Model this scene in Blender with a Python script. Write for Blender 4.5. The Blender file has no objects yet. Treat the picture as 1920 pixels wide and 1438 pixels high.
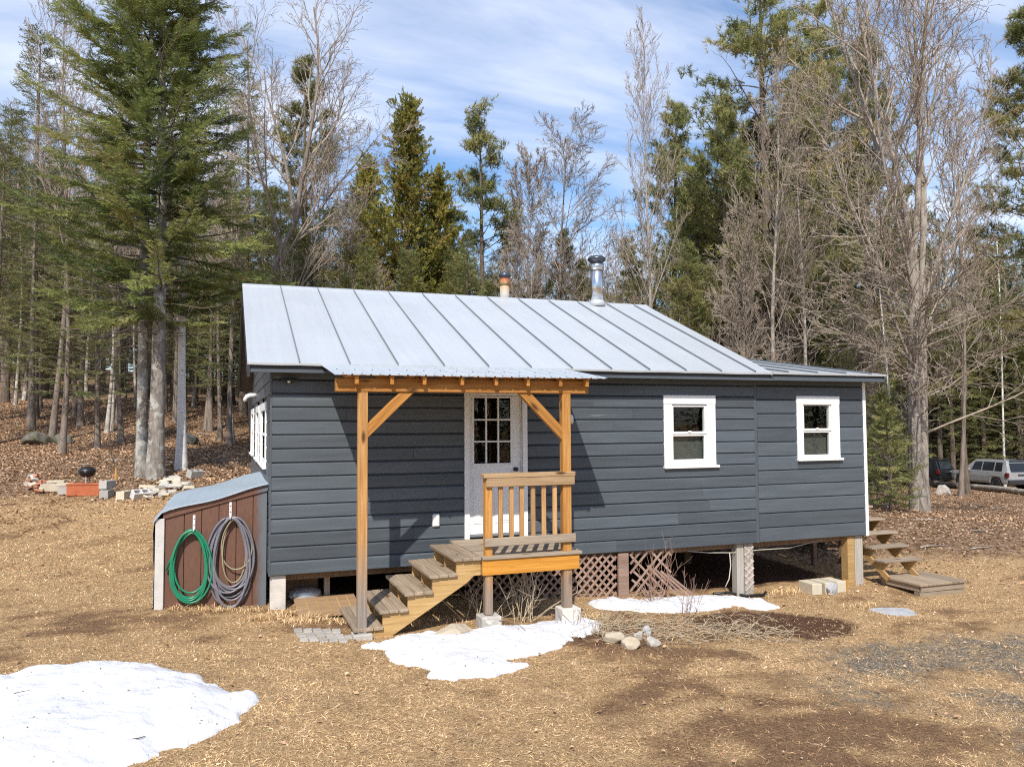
import bpy, math, random
import numpy as np
from mathutils import Vector, Matrix

# ---------------------------------------------------------------- camera, sky, sun, exposure
SC = bpy.context.scene
COL = SC.collection
F, YAW, PITCH, ROLL = 1469.8, 0.35106, 0.050555, -0.00533      # focal length in photo pixels, radians
CAM = np.array([-0.6036, -11.169, 2.043])
_cy, _sy, _cp, _sp = math.cos(YAW), math.sin(YAW), math.cos(PITCH), math.sin(PITCH)
_f = np.array([_sy*_cp, _cy*_cp, _sp]); _r = np.array([_cy, -_sy, 0.0]); _u = np.cross(_r, _f)
_r2 = _r*math.cos(ROLL) + _u*math.sin(ROLL); _u2 = np.cross(_r2, _f)
cam_data = bpy.data.cameras.new('camera')
cam_data.sensor_width = 36.0; cam_data.lens = F/1920*36.0
cam_data.clip_start = 0.05; cam_data.clip_end = 3000
cam = bpy.data.objects.new('camera', cam_data); COL.objects.link(cam)
m = Matrix.Identity(4)
for i in range(3):
    m[i][0] = _r2[i]; m[i][1] = _u2[i]; m[i][2] = -_f[i]; m[i][3] = CAM[i]
cam.matrix_world = m
SC.camera = cam
SC.view_settings.view_transform = 'Standard'; SC.view_settings.look = 'None'
SC.view_settings.exposure = 0.32; SC.view_settings.gamma = 1.0
SC.cycles.use_denoising = False
SC.cycles.pixel_filter_type = 'BLACKMAN_HARRIS'; SC.cycles.filter_width = 1.15
SC.cycles.max_bounces = 6; SC.cycles.diffuse_bounces = 3; SC.cycles.glossy_bounces = 3
SC.cycles.transmission_bounces = 5; SC.cycles.transparent_max_bounces = 6
SC.cycles.sample_clamp_indirect = 4.0; SC.cycles.caustics_reflective = False; SC.cycles.caustics_refractive = False

SUN_TRAVEL = Vector((0.48, 1.0, -1.15)).normalized()
_s = -SUN_TRAVEL
SUN_EL = math.asin(_s.z); SUN_ROT = math.atan2(_s.x, _s.y)
world = bpy.data.worlds.new('World'); SC.world = world; world.use_nodes = True
wn, wl = world.node_tree.nodes, world.node_tree.links
wn.clear()
w_out = wn.new('ShaderNodeOutputWorld'); w_bg = wn.new('ShaderNodeBackground')
w_bg.inputs['Strength'].default_value = 0.15
sky = wn.new('ShaderNodeTexSky'); sky.sky_type = 'NISHITA'; sky.sun_disc = False
sky.sun_elevation = SUN_EL; sky.sun_rotation = SUN_ROT
sky.altitude = 300; sky.air_density = 1.0; sky.dust_density = 0.4; sky.ozone_density = 2.2
w_tc = wn.new('ShaderNodeTexCoord')
# thin streaky cirrus: noise on the plane of a high cloud deck (direction divided by its height)
w_sep = wn.new('ShaderNodeSeparateXYZ'); wl.new(w_tc.outputs['Generated'], w_sep.inputs[0])
def wmath(op, a, b=None, c=None):
    n = wn.new('ShaderNodeMath'); n.operation = op
    for i, v in enumerate((a, b, c)):
        if v is None: continue
        if isinstance(v, (int, float)): n.inputs[i].default_value = v
        else: wl.new(v, n.inputs[i])
    return n.outputs[0]
w_h = wmath('ADD', wmath('MAXIMUM', w_sep.outputs[2], 0.0), 0.10)
w_cmb = wn.new('ShaderNodeCombineXYZ')
wl.new(wmath('DIVIDE', w_sep.outputs[0], w_h), w_cmb.inputs[0]); wl.new(wmath('DIVIDE', w_sep.outputs[1], w_h), w_cmb.inputs[1])
w_map = wn.new('ShaderNodeMapping'); w_map.inputs['Rotation'].default_value = (0, 0, 0.42)
w_map.inputs['Scale'].default_value = (0.42, 1.25, 1.0); wl.new(w_cmb.outputs[0], w_map.inputs[0])
w_n1 = wn.new('ShaderNodeTexNoise'); w_n1.inputs['Scale'].default_value = 1.5; w_n1.inputs['Detail'].default_value = 9
w_n1.inputs['Roughness'].default_value = 0.58; w_n1.inputs['Distortion'].default_value = 0.55
wl.new(w_map.outputs[0], w_n1.inputs['Vector'])
w_n2 = wn.new('ShaderNodeTexNoise'); w_n2.inputs['Scale'].default_value = 0.8; w_n2.inputs['Detail'].default_value = 3
wl.new(w_cmb.outputs[0], w_n2.inputs['Vector'])
w_mask = wmath('MULTIPLY', w_n1.outputs[0], wmath('ADD', w_n2.outputs[0], 0.5))
w_rmp = wn.new('ShaderNodeMapRange'); w_rmp.inputs[1].default_value = 0.35; w_rmp.inputs[2].default_value = 0.68
w_rmp.inputs[3].default_value = 0.04; w_rmp.inputs[4].default_value = 0.86
wl.new(w_mask, w_rmp.inputs[0])
w_mix = wn.new('ShaderNodeMix'); w_mix.data_type = 'RGBA'
wl.new(w_rmp.outputs[0], w_mix.inputs['Factor']); w_hs = wn.new('ShaderNodeHueSaturation'); w_hs.inputs['Saturation'].default_value = 1.22; wl.new(sky.outputs[0], w_hs.inputs['Color']); wl.new(w_hs.outputs[0], w_mix.inputs[6])
w_mix.inputs[7].default_value = (5.3, 5.7, 6.8, 1)
wl.new(w_mix.outputs[2], w_bg.inputs['Color']); wl.new(w_bg.outputs[0], w_out.inputs[0])

sun_data = bpy.data.lights.new('sun', 'SUN'); sun_data.energy = 4.5; sun_data.angle = math.radians(0.55)
sun_data.color = (1.0, 0.94, 0.85)
sun = bpy.data.objects.new('sun', sun_data); COL.objects.link(sun)
sun.rotation_euler = SUN_TRAVEL.to_track_quat('-Z', 'Y').to_euler(); sun.location = (-10, -20, 25)

# ---------------------------------------------------------------- pixel helpers (a pixel is a direction; distances come from what a thing touches)
_M = np.array([_r2, _u2, _f])
def ray(px, py): return _M.T @ np.array([(px-960)/F, -(py-719)/F, 1.0])
def at(px, py, d): return CAM + ray(px, py)*d
def on_y(px, py, Y): d = ray(px, py); return CAM + d*(Y-CAM[1])/d[1]
def on_x(px, py, X): d = ray(px, py); return CAM + d*(X-CAM[0])/d[0]
def on_z(px, py, Z): d = ray(px, py); return CAM + d*(Z-CAM[2])/d[2]
def project(P):
    q = (np.atleast_2d(P)-CAM) @ _M.T
    return 960+F*q[:, 0]/q[:, 2], 719-F*q[:, 1]/q[:, 2], q[:, 2]

# terrain: thin-plate spline through heights read off the photograph
_cp_ = [(-8, -8, -.42), (8, -8, -.95), (0, -6, -.56), (4, -5, -.72), (1, -1.5, -.52), (2.55, -1.5, -.6), (3.7, -1.5, -.63), (0, 0, -.46),
        (7.65, .1, -.9), (10.1, .1, -.87), (11, -.9, -.95), (-1.43, .3, -.385), (5, -1.2, -.72), (-.6, -11, -.6), (14, -6, -1.05),
        (4, 10, -.35), (10, 8, -.8), (8, 22, -.3), (0, 3, -.3), (40, -12, -1.4), (-30, -12, .3), (0, -40, -.6), (-40, 20, 3),
        (30, 70, -1.5), (60, 60, -2.5), (-25, 70, 7.5), (0, 60, 5.2), (14, 50, 1.5), (-60, -60, 0), (70, -60, -2), (70, 10, -2.5), (-60, 70, 9), (80, 90, -2), (0, 90, 7)]
for px, py, d in [(205, 930, 19), (285, 893, 21), (30, 925, 19), (20, 1020, 14.5), (100, 838, 28), (340, 848, 25), (60, 750, 40), (390, 765, 38), (470, 900, 19.5),
                  (1730, 970, 23), (1800, 925, 32), (1865, 916, 48), (1700, 912, 46), (1900, 1000, 19), (1670, 945, 22)]:
    p = at(px, py, d); _cp_.append((p[0], p[1], p[2]))
_cp_ = np.array(_cp_)
def _phi(r2): return 0.5*r2*np.log(r2+1e-9)
def _tps_fit():
    n = len(_cp_); d2 = ((_cp_[:, None, :2]-_cp_[None, :, :2])**2).sum(-1)
    K = _phi(d2) + np.eye(n)*2.0
    P = np.hstack([np.ones((n, 1)), _cp_[:, :2]])
    A = np.block([[K, P], [P.T, np.zeros((3, 3))]])
    return np.linalg.solve(A, np.concatenate([_cp_[:, 2], np.zeros(3)]))
_W = _tps_fit()
def ground_z(x, y):
    x = np.clip(np.atleast_1d(np.asarray(x, float)), -60, 80); y = np.clip(np.atleast_1d(np.asarray(y, float)), -60, 90)
    out = np.empty(x.shape)
    for i in range(0, x.size, 20000):
        xs, ys = x.ravel()[i:i+20000], y.ravel()[i:i+20000]
        d2 = (xs[:, None]-_cp_[None, :, 0])**2 + (ys[:, None]-_cp_[None, :, 1])**2
        out.ravel()[i:i+20000] = _phi(d2)@_W[:len(_cp_)] + _W[-3] + _W[-2]*xs + _W[-1]*ys
    return out
def gz(x, y): return float(ground_z(x, y)[0])
def on_ground(px, py):
    d = ray(px, py); t = np.concatenate([np.arange(3, 30, .02), np.arange(30, 140, .1)]); P = CAM+d*t[:, None]
    hit = np.nonzero(P[:, 2] < ground_z(P[:, 0], P[:, 1]))[0]
    return P[hit[0]] if len(hit) else P[-1]

# ---------------------------------------------------------------- mesh helpers
class MB:
    def __init__(s): s.v = []; s.f = []
    def add(s, vs, fs):
        b = len(s.v); s.v.extend([tuple(map(float, p)) for p in vs]); s.f.extend([tuple(b+i for i in q) for q in fs]); return s
    def box(s, x0, x1, y0, y1, z0, z1, b=0.0):
        return s.obox(((x0+x1)/2, (y0+y1)/2, (z0+z1)/2), ((x1-x0)/2, (y1-y0)/2, (z1-z0)/2), None, b)
    def obox(s, c, h, R=None, b=0.0):
        c = np.array(c, float); h = np.array(h, float); R = np.eye(3) if R is None else np.array(R)
        if b <= 0:
            vs = [c+R@(h*np.array(q)) for q in ((-1,-1,-1),(1,-1,-1),(1,1,-1),(-1,1,-1),(-1,-1,1),(1,-1,1),(1,1,1),(-1,1,1))]
            return s.add(vs, [(0,3,2,1),(4,5,6,7),(0,1,5,4),(1,2,6,5),(2,3,7,6),(3,0,4,7)])
        b = min(b, h.min()*.9); vs = []; idx = {}
        for sx in (-1, 1):
            for sy in (-1, 1):
                for sz in (-1, 1):
                    for a in range(3):
                        q = np.array((sx, sy, sz))*(h-b); q[a] = (sx, sy, sz)[a]*h[a]
                        idx[(sx, sy, sz, a)] = len(vs); vs.append(c+R@q)
        fs = []
        def I(k, a): return idx[(k[0], k[1], k[2], a)]
        for a in range(3):
            o1, o2 = (a+1) % 3, (a+2) % 3
            for sg in (-1, 1):
                ks = []
                for p, q in ((-1,-1),(1,-1),(1,1),(-1,1)):
                    k = [0,0,0]; k[a] = sg; k[o1] = p; k[o2] = q; ks.append(I(k, a))
                fs.append(ks if sg > 0 else ks[::-1])
            for p in (-1, 1):
                for q in (-1, 1):
                    k0 = [0,0,0]; k1 = [0,0,0]; k0[a] = -1; k1[a] = 1; k0[o1] = k1[o1] = p; k0[o2] = k1[o2] = q
                    qd = [I(k0, o1), I(k1, o1), I(k1, o2), I(k0, o2)]
                    fs.append(qd if p*q < 0 else qd[::-1])
        for sx in (-1, 1):
            for sy in (-1, 1):
                for sz in (-1, 1):
                    t = [idx[(sx, sy, sz, a)] for a in range(3)]
                    fs.append(t if sx*sy*sz > 0 else t[::-1])
        return s.add(vs, fs)
    def bar(s, p, q, w, t, b=0.0, up=(0, 0, 1), over=0.0):
        p = np.array(p, float); q = np.array(q, float); d = q-p; L = np.linalg.norm(d); d /= L
        u = np.array(up, float); sd = np.cross(d, u)
        if np.linalg.norm(sd) < 1e-4: sd = np.cross(d, (0, 1, 0))
        sd /= np.linalg.norm(sd); u = np.cross(sd, d)
        return s.obox((p+q)/2, (L/2+over, w/2, t/2), np.array([d, sd, u]).T, b)
    def prism(s, poly, axis, a0, a1):
        n = len(poly); vs = []
        for a in (a0, a1):
            for u, w in poly:
                vs.append({'x': (a, u, w), 'y': (u, a, w), 'z': (u, w, a)}[axis])
        fs = [tuple(range(n)), tuple(range(2*n-1, n-1, -1))] + [(i, n+i, n+(i+1) % n, (i+1) % n) for i in range(n)]
        return s.add(vs, fs)
    def tube(s, pts, rad, n=8, cap=True):
        pts = np.array(pts, float); K = len(pts); rad = np.full(K, rad) if np.isscalar(rad) else np.array(rad)
        t = np.gradient(pts, axis=0); t /= np.linalg.norm(t, axis=1)[:, None]+1e-12
        ref = np.array([0.31, 0.2, 0.93]); 
        if abs(t.mean(0)@ref) > .85: ref = np.array([.9, .3, .1])
        nrm = np.cross(t, ref); nrm /= np.linalg.norm(nrm, axis=1)[:, None]; bn = np.cross(t, nrm)
        a = np.linspace(0, 2*math.pi, n, endpoint=False)
        V = pts[:, None]+rad[:, None, None]*(np.cos(a)[None, :, None]*nrm[:, None]+np.sin(a)[None, :, None]*bn[:, None])
        fs = [(k*n+i, k*n+(i+1) % n, (k+1)*n+(i+1) % n, (k+1)*n+i) for k in range(K-1) for i in range(n)]
        if cap: fs += [tuple(range(n-1, -1, -1)), tuple((K-1)*n+i for i in range(n))]
        return s.add(V.reshape(-1, 3), fs)
    def lathe(s, prof, c, n=24):
        V = []; 
        for r, z in prof:
            for i in range(n):
                a = 2*math.pi*i/n; V.append((c[0]+r*math.cos(a), c[1]+r*math.sin(a), c[2]+z))
        K = len(prof)
        fs = [(k*n+i, k*n+(i+1) % n, (k+1)*n+(i+1) % n, (k+1)*n+i) for k in range(K-1) for i in range(n)]
        fs += [tuple(range(n-1, -1, -1)), tuple((K-1)*n+i for i in range(n))]
        return s.add(V, fs)
    def build(s, name, mat, parent=None, smooth=False, kind=None, origin=None):
        me = bpy.data.meshes.new(name)
        off = np.zeros(3)
        if parent is not None:
            r = parent
            while r.parent: r = r.parent
            off = np.array(r.get('_o', (0, 0, 0)))
        elif origin is not None: off = np.array(origin, float)
        me.from_pydata([tuple(np.array(v)-off) for v in s.v], [], s.f); me.update()
        if smooth: me.polygons.foreach_set('use_smooth', [True]*len(me.polygons))
        return obj(name, me, mat, parent, kind, origin)
def obj(name, me, mat, parent=None, kind=None, origin=None):
    o = bpy.data.objects.new(name, me); COL.objects.link(o)
    if mat is not None: me.materials.append(mat)
    if parent is not None: o.parent = parent
    elif origin is not None: o.location = tuple(origin)
    if kind: o['kind'] = kind
    return o
def np_mesh(name, V, tris=None, quads=None, smooth=False, attrs=None):
    me = bpy.data.meshes.new(name); V = np.asarray(V, np.float32)
    loops = []; starts = []; tot = []; p = 0
    if quads is not None and len(quads):
        loops.append(np.asarray(quads).ravel()); starts.append(np.arange(len(quads))*4); tot.append(np.full(len(quads), 4)); p = len(quads)*4
    if tris is not None and len(tris):
        loops.append(np.asarray(tris).ravel()); starts.append(p+np.arange(len(tris))*3); tot.append(np.full(len(tris), 3))
    loops = np.concatenate(loops).astype(np.int32); starts = np.concatenate(starts).astype(np.int32); tot = np.concatenate(tot).astype(np.int32)
    me.vertices.add(len(V)); me.vertices.foreach_set('co', V.ravel())
    me.loops.add(len(loops)); me.loops.foreach_set('vertex_index', loops)
    me.polygons.add(len(starts)); me.polygons.foreach_set('loop_start', starts); me.polygons.foreach_set('loop_total', tot)
    if smooth: me.polygons.foreach_set('use_smooth', np.ones(len(starts), bool))
    for k, a in (attrs or {}).items():
        a = np.asarray(a, np.float32)
        if a.ndim == 1:
            t = me.attributes.new(k, 'FLOAT', 'POINT'); t.data.foreach_set('value', a)
        else:
            t = me.attributes.new(k, 'FLOAT_COLOR', 'POINT')
            if a.shape[1] == 3: a = np.hstack([a, np.ones((len(a), 1), np.float32)])
            t.data.foreach_set('color', a.ravel())
    me.update(calc_edges=True); me.validate()
    return me
def tag(o, label, cat, group=None, kind=None):
    if label: o['label'] = label
    if cat: o['category'] = cat
    if group: o['group'] = group
    if kind: o['kind'] = kind
    return o
def thing(name, label, cat, loc=(0, 0, 0), group=None):
    o = bpy.data.objects.new(name, None); COL.objects.link(o); o.location = tuple(float(a) for a in loc)
    o.empty_display_size = .2; o['_o'] = [float(a) for a in loc]
    return tag(o, label, cat, group)
def copy_tree(o, parent=None):
    c = o.copy(); COL.objects.link(c); c.parent = parent
    for ch in o.children: copy_tree(ch, c)
    return c
def smooth_noise(x, y, seed, scale):
    """cheap value noise for arrays"""
    rs = np.random.RandomState(seed); T = rs.rand(64, 64)
    u = np.asarray(x)/scale; v = np.asarray(y)/scale
    i = np.floor(u).astype(int); j = np.floor(v).astype(int); fu = u-i; fv = v-j
    fu = fu*fu*(3-2*fu); fv = fv*fv*(3-2*fv)
    a = T[i % 64, j % 64]; b = T[(i+1) % 64, j % 64]; c = T[i % 64, (j+1) % 64]; d = T[(i+1) % 64, (j+1) % 64]
    return (a*(1-fu)+b*fu)*(1-fv)+(c*(1-fu)+d*fu)*fv
def fbm(x, y, seed, scale, oct=4):
    s = 0; w = 1; t = 0
    for k in range(oct):
        s = s+w*smooth_noise(x, y, seed+k, scale/2**k); t += w; w *= .5
    return s/t

# ---------------------------------------------------------------- materials
def new_mat(name):
    mt = bpy.data.materials.new(name); mt.use_nodes = True
    n, l = mt.node_tree.nodes, mt.node_tree.links
    return mt, n, l, n['Principled BSDF']
def _ramp(n, stops, interp='LINEAR'):
    r = n.new('ShaderNodeValToRGB'); r.color_ramp.interpolation = interp
    while len(r.color_ramp.elements) < len(stops): r.color_ramp.elements.new(.5)
    for e, (p, c) in zip(r.color_ramp.elements, stops):
        e.position = p; e.color = (*c, 1) if len(c) == 3 else c
    return r
def _noise(n, l, vec, scale, detail=4, rough=.55, dist=0, vscale=None):
    t = n.new('ShaderNodeTexNoise'); t.inputs['Scale'].default_value = scale; t.inputs['Detail'].default_value = detail
    t.inputs['Roughness'].default_value = rough; t.inputs['Distortion'].default_value = dist
    if vscale is not None:
        mp = n.new('ShaderNodeMapping'); mp.inputs['Scale'].default_value = vscale; l.new(vec, mp.inputs[0]); vec = mp.outputs[0]
    l.new(vec, t.inputs['Vector']); return t.outputs[0]
def _mix(n, l, fac, a, b, mode='MIX'):
    x = n.new('ShaderNodeMix'); x.data_type = 'RGBA'; x.blend_type = mode
    for s, v in ((0, fac), (6, a), (7, b)):
        if isinstance(v, (int, float)): x.inputs[s].default_value = v
        elif isinstance(v, tuple): x.inputs[s].default_value = (*v, 1) if len(v) == 3 else v
        else: l.new(v, x.inputs[s])
    return x.outputs[2]
def _bump(n, l, h, p, strength=.3, dist=.01):
    b = n.new('ShaderNodeBump'); b.inputs['Strength'].default_value = strength; b.inputs['Distance'].default_value = dist
    l.new(h, b.inputs['Height']); l.new(b.outputs[0], p.inputs['Normal'])
def _coord(n, l, jitter=True):
    tc = n.new('ShaderNodeTexCoord')
    if not jitter: return tc.outputs['Object'], None
    oi = n.new('ShaderNodeObjectInfo')
    ml = n.new('ShaderNodeMath'); ml.operation = 'MULTIPLY'; ml.inputs[1].default_value = 37.0; l.new(oi.outputs['Random'], ml.inputs[0])
    ad = n.new('ShaderNodeVectorMath'); ad.operation = 'ADD'; l.new(tc.outputs['Object'], ad.inputs[0]); l.new(ml.outputs[0], ad.inputs[1])
    return ad.outputs[0], oi.outputs['Random']
def paint(name, col, rough=.5, var=.12, wear=None, bump=.12, metallic=0.0, nscale=6, vs=(1, 1, 1), spec=.5):
    mt, n, l, p = new_mat(name); v, rnd = _coord(n, l)
    a = _noise(n, l, v, nscale, 5, .6, 0, vs)
    c = _ramp(n, [(.25, tuple(x*(1-var) for x in col)), (.75, tuple(min(1, x*(1+var)) for x in col))]); l.new(a, c.inputs[0])
    out = c.outputs[0]
    hs = n.new('ShaderNodeHueSaturation'); mr = n.new('ShaderNodeMapRange'); mr.inputs[3].default_value = 1-var; mr.inputs[4].default_value = 1+var
    l.new(rnd, mr.inputs[0]); l.new(mr.outputs[0], hs.inputs['Value']); l.new(out, hs.inputs['Color']); out = hs.outputs[0]
    if wear:
        wc, thr, wsc = wear
        w = _noise(n, l, v, wsc, 6, .7, .3, vs); r = _ramp(n, [(thr, (0, 0, 0)), (min(1, thr+.06), (1, 1, 1))]); l.new(w, r.inputs[0])
        out = _mix(n, l, r.outputs[0], out, wc)
    l.new(out, p.inputs['Base Color']); p.inputs['Roughness'].default_value = rough; p.inputs['Metallic'].default_value = metallic
    p.inputs['Specular IOR Level'].default_value = spec
    fn = _noise(n, l, v, 60, 3, .6, 0, vs)
    if bump: _bump(n, l, fn, p, bump, .004)
    return mt
def wood(name, axis, c0, c1, knot=(.10, .045, .018), rough=.7, grey=None, knots=True):
    """sawn timber with grain along axis; grey = (colour, z_low, z_high) weathers the lower part"""
    mt, n, l, p = new_mat(name); v, rnd = _coord(n, l)
    sc = {'x': (.6, 9, 9), 'y': (9, .6, 9), 'z': (9, 9, .6)}[axis]; sc2 = {'x': (1.2, 60, 60), 'y': (60, 1.2, 60), 'z': (60, 60, 1.2)}[axis]
    a = _noise(n, l, v, 2.2, 4, .6, 1.2, sc); c = _ramp(n, [(.3, c0), (.7, c1)]); l.new(a, c.inputs[0])
    f = _noise(n, l, v, 1.0, 4, .6, .4, sc2)
    r = _ramp(n, [(.35, (.62, .6, .58)), (.6, (1, 1, 1))]); l.new(f, r.inputs[0])
    out = _mix(n, l, .6, c.outputs[0], r.outputs[0], 'MULTIPLY')
    if knots:
        vo = n.new('ShaderNodeTexVoronoi'); mp = n.new('ShaderNodeMapping')
        mp.inputs['Scale'].default_value = {'x': (1.6, 5, 5), 'y': (5, 1.6, 5), 'z': (5, 5, 1.6)}[axis]; l.new(v, mp.inputs[0]); l.new(mp.outputs[0], vo.inputs['Vector'])
        vo.inputs['Scale'].default_value = 1.0
        kr = _ramp(n, [(.08, (1, 1, 1)), (.17, (0, 0, 0))]); l.new(vo.outputs['Distance'], kr.inputs[0])
        out = _mix(n, l, kr.outputs[0], out, knot)
    hs = n.new('ShaderNodeHueSaturation'); mr = n.new('ShaderNodeMapRange'); mr.inputs[3].default_value = .82; mr.inputs[4].default_value = 1.22; hs.inputs['Saturation'].default_value = 1.06
    l.new(rnd, mr.inputs[0]); l.new(mr.outputs[0], hs.inputs['Value']); l.new(out, hs.inputs['Color']); out = hs.outputs[0]
    if grey:
        tc = n.new('ShaderNodeTexCoord'); sp = n.new('ShaderNodeSeparateXYZ'); l.new(tc.outputs['Object'], sp.inputs[0])
        ng = _noise(n, l, v, 1.2, 4, .6, .4, {'x': (1, 6, 6), 'y': (6, 1, 6), 'z': (7, 7, .7)}[axis])
        sm = n.new('ShaderNodeMath'); sm.operation = 'ADD'; l.new(sp.outputs[2], sm.inputs[0])
        nm = n.new('ShaderNodeMath'); nm.operation = 'MULTIPLY'; nm.inputs[1].default_value = 1.0; l.new(ng, nm.inputs[0]); l.new(nm.outputs[0], sm.inputs[1])
        mr2 = n.new('ShaderNodeMapRange'); mr2.inputs[1].default_value = grey[1]+.5; mr2.inputs[2].default_value = grey[2]+.5; mr2.inputs[3].default_value = .9; mr2.inputs[4].default_value = 0
        l.new(sm.outputs[0], mr2.inputs[0])
        g2 = _mix(n, l, .75, grey[0], r.outputs[0], 'MULTIPLY')
        out = _mix(n, l, mr2.outputs[0], out, g2)
    l.new(out, p.inputs['Base Color']); p.inputs['Roughness'].default_value = rough; p.inputs['Specular IOR Level'].default_value = .25
    _bump(n, l, f, p, .35, .004)
    return mt
def glass(name, tint=(.80, .84, .82)):
    mt, n, l, p = new_mat(name); n.remove(p)
    tr = n.new('ShaderNodeBsdfTransparent'); tr.inputs[0].default_value = (*tint, 1); gl = n.new('ShaderNodeBsdfGlossy'); gl.inputs['Roughness'].default_value = .0
    tc = n.new('ShaderNodeTexCoord'); wv = _noise(n, l, tc.outputs['Object'], 3, 2, .5); bp = n.new('ShaderNodeBump'); bp.inputs['Strength'].default_value = .06; bp.inputs['Distance'].default_value = .02
    l.new(wv, bp.inputs['Height']); l.new(bp.outputs[0], gl.inputs['Normal'])
    fr = n.new('ShaderNodeFresnel'); fr.inputs['IOR'].default_value = 1.5; mx = n.new('ShaderNodeMixShader'); ge = n.new('ShaderNodeNewGeometry'); iv = n.new('ShaderNodeMath'); iv.operation = 'SUBTRACT'; iv.inputs[0].default_value = 1.0; l.new(ge.outputs['Backfacing'], iv.inputs[1]); ml = n.new('ShaderNodeMath'); ml.operation = 'MULTIPLY'; l.new(iv.outputs[0], ml.inputs[0]); l.new(fr.outputs[0], ml.inputs[1]); l.new(ml.outputs[0], mx.inputs[0]); l.new(tr.outputs[0], mx.inputs[1]); l.new(gl.outputs[0], mx.inputs[2])
    l.new(mx.outputs[0], n['Material Output'].inputs[0]); return mt
def bark(name, c0, c1, scale=10, vs=(1, 1, .25), lichen=None, birch=False):
    mt, n, l, p = new_mat(name); v, rnd = _coord(n, l)
    a = _noise(n, l, v, scale, 6, .68, .6, vs)
    c = _ramp(n, [(.3, c0), (.68, c1)]); l.new(a, c.inputs[0]); out = c.outputs[0]
    if lichen:
        b = _noise(n, l, v, 3.0, 5, .6, .5); r = _ramp(n, [(.52, (0, 0, 0)), (.62, (1, 1, 1))]); l.new(b, r.inputs[0])
        out = _mix(n, l, r.outputs[0], out, lichen)
    if birch:
        b = _noise(n, l, v, 6, 4, .7, .2, (.6, .6, 4)); r = _ramp(n, [(.60, (0, 0, 0)), (.66, (1, 1, 1))]); l.new(b, r.inputs[0])
        out = _mix(n, l, r.outputs[0], out, (.05, .04, .035))
    l.new(out, p.inputs['Base Color']); p.inputs['Roughness'].default_value = .9; p.inputs['Specular IOR Level'].default_value = .1
    _bump(n, l, a, p, .15 if birch else .8, .03)
    return mt
def foliage(name, stops, trans=.18):
    mt, n, l, p = new_mat(name)
    at_ = n.new('ShaderNodeAttribute'); at_.attribute_name = 'tint'
    oi = n.new('ShaderNodeObjectInfo')
    r = _ramp(n, stops); l.new(at_.outputs['Fac'], r.inputs[0])
    hs = n.new('ShaderNodeHueSaturation'); mr = n.new('ShaderNodeMapRange'); mr.inputs[3].default_value = .78; mr.inputs[4].default_value = 1.2
    l.new(oi.outputs['Random'], mr.inputs[0]); l.new(mr.outputs[0], hs.inputs['Value']); l.new(r.outputs[0], hs.inputs['Color'])
    p.inputs['Roughness'].default_value = .65; p.inputs['Specular IOR Level'].default_value = .25
    l.new(hs.outputs[0], p.inputs['Base Color'])
    if trans:
        tr = n.new('ShaderNodeBsdfTranslucent'); mx = n.new('ShaderNodeMixShader'); mx.inputs[0].default_value = trans
        l.new(hs.outputs[0], tr.inputs[0]); l.new(p.outputs[0], mx.inputs[1]); l.new(tr.outputs[0], mx.inputs[2])
        l.new(mx.outputs[0], n['Material Output'].inputs[0])
    return mt
def vcol(name, rough=.9, attr='Col', trans=0):
    mt, n, l, p = new_mat(name)
    a = n.new('ShaderNodeAttribute'); a.attribute_name = attr; l.new(a.outputs['Color'], p.inputs['Base Color'])
    p.inputs['Roughness'].default_value = rough; p.inputs['Specular IOR Level'].default_value = .15
    return mt
SID = (.072, .087, .102)
M = {}
M['siding'] = paint('siding_paint', SID, .45, .20, ((.13, .15, .165), .66, 3.0), .2, nscale=3, vs=(.35, 4, 4))
M['siding_plain'] = paint('trim_paint', SID, .5, .08, None, .15)
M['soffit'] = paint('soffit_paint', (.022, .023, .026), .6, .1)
M['white'] = paint('white_trim', (.80, .80, .79), .45, .03, None, 0)
M['door'] = paint('door_paint', (.80, .80, .80), .4, .03, None, 0)
M['glass'] = glass('window_glass')
M['interior'] = paint('interior_wall', (.055, .046, .040), .9, .15)
M['black'] = paint('black_metal', (.012, .012, .013), .4, .1)
M['chrome'] = paint('stainless_pipe', (.60, .61, .63), .22, .05, None, .02, metallic=1.0)
M['steel_dark'] = paint('cap_metal', (.09, .10, .12), .35, .1, None, .02, metallic=.7)
M['concrete'] = paint('concrete', (.50, .47, .42), .9, .22, ((.62, .6, .56), .58, 7), .5)
M['white_plastic'] = paint('white_plastic', (.72, .72, .70), .4, .03, None, 0)
M['wx'] = wood('pine_along_x', 'x', (.34, .145, .042), (.53, .27, .095))
M['wz'] = wood('pine_post', 'z', (.35, .175, .062), (.55, .325, .145), grey=((.26, .24, .22), .45, 1.35))
M['wzr'] = wood('pine_post_fresh', 'z', (.37, .17, .052), (.54, .305, .12), grey=((.26, .215, .18), .35, .8))
M['wd'] = wood('pine_brace', 'x', (.37, .165, .048), (.54, .285, .10))
M['rim'] = wood('stained_rim_board', 'x', (.42, .19, .045), (.54, .27, .075))
M['strg'] = wood('stringer_pine', 'x', (.40, .25, .11), (.54, .37, .18))
M['grey_x'] = wood('weathered_board_x', 'x', (.26, .21, .16), (.40, .33, .25))
M['grey_y'] = wood('weathered_board_y', 'y', (.24, .185, .135), (.38, .305, .225))
M['rail_x'] = wood('rail_board', 'x', (.38, .25, .14), (.50, .36, .22))
M['bal'] = wood('baluster_wood', 'z', (.36, .205, .09), (.52, .33, .17))
M['lat'] = wood('lattice_wood', 'x', (.27, .18, .14), (.38, .27, .22), knots=False)
M['pier'] = wood('pier_post', 'z', (.40, .32, .23), (.52, .44, .33), grey=((.42, .40, .37), -.4, .6))
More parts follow.
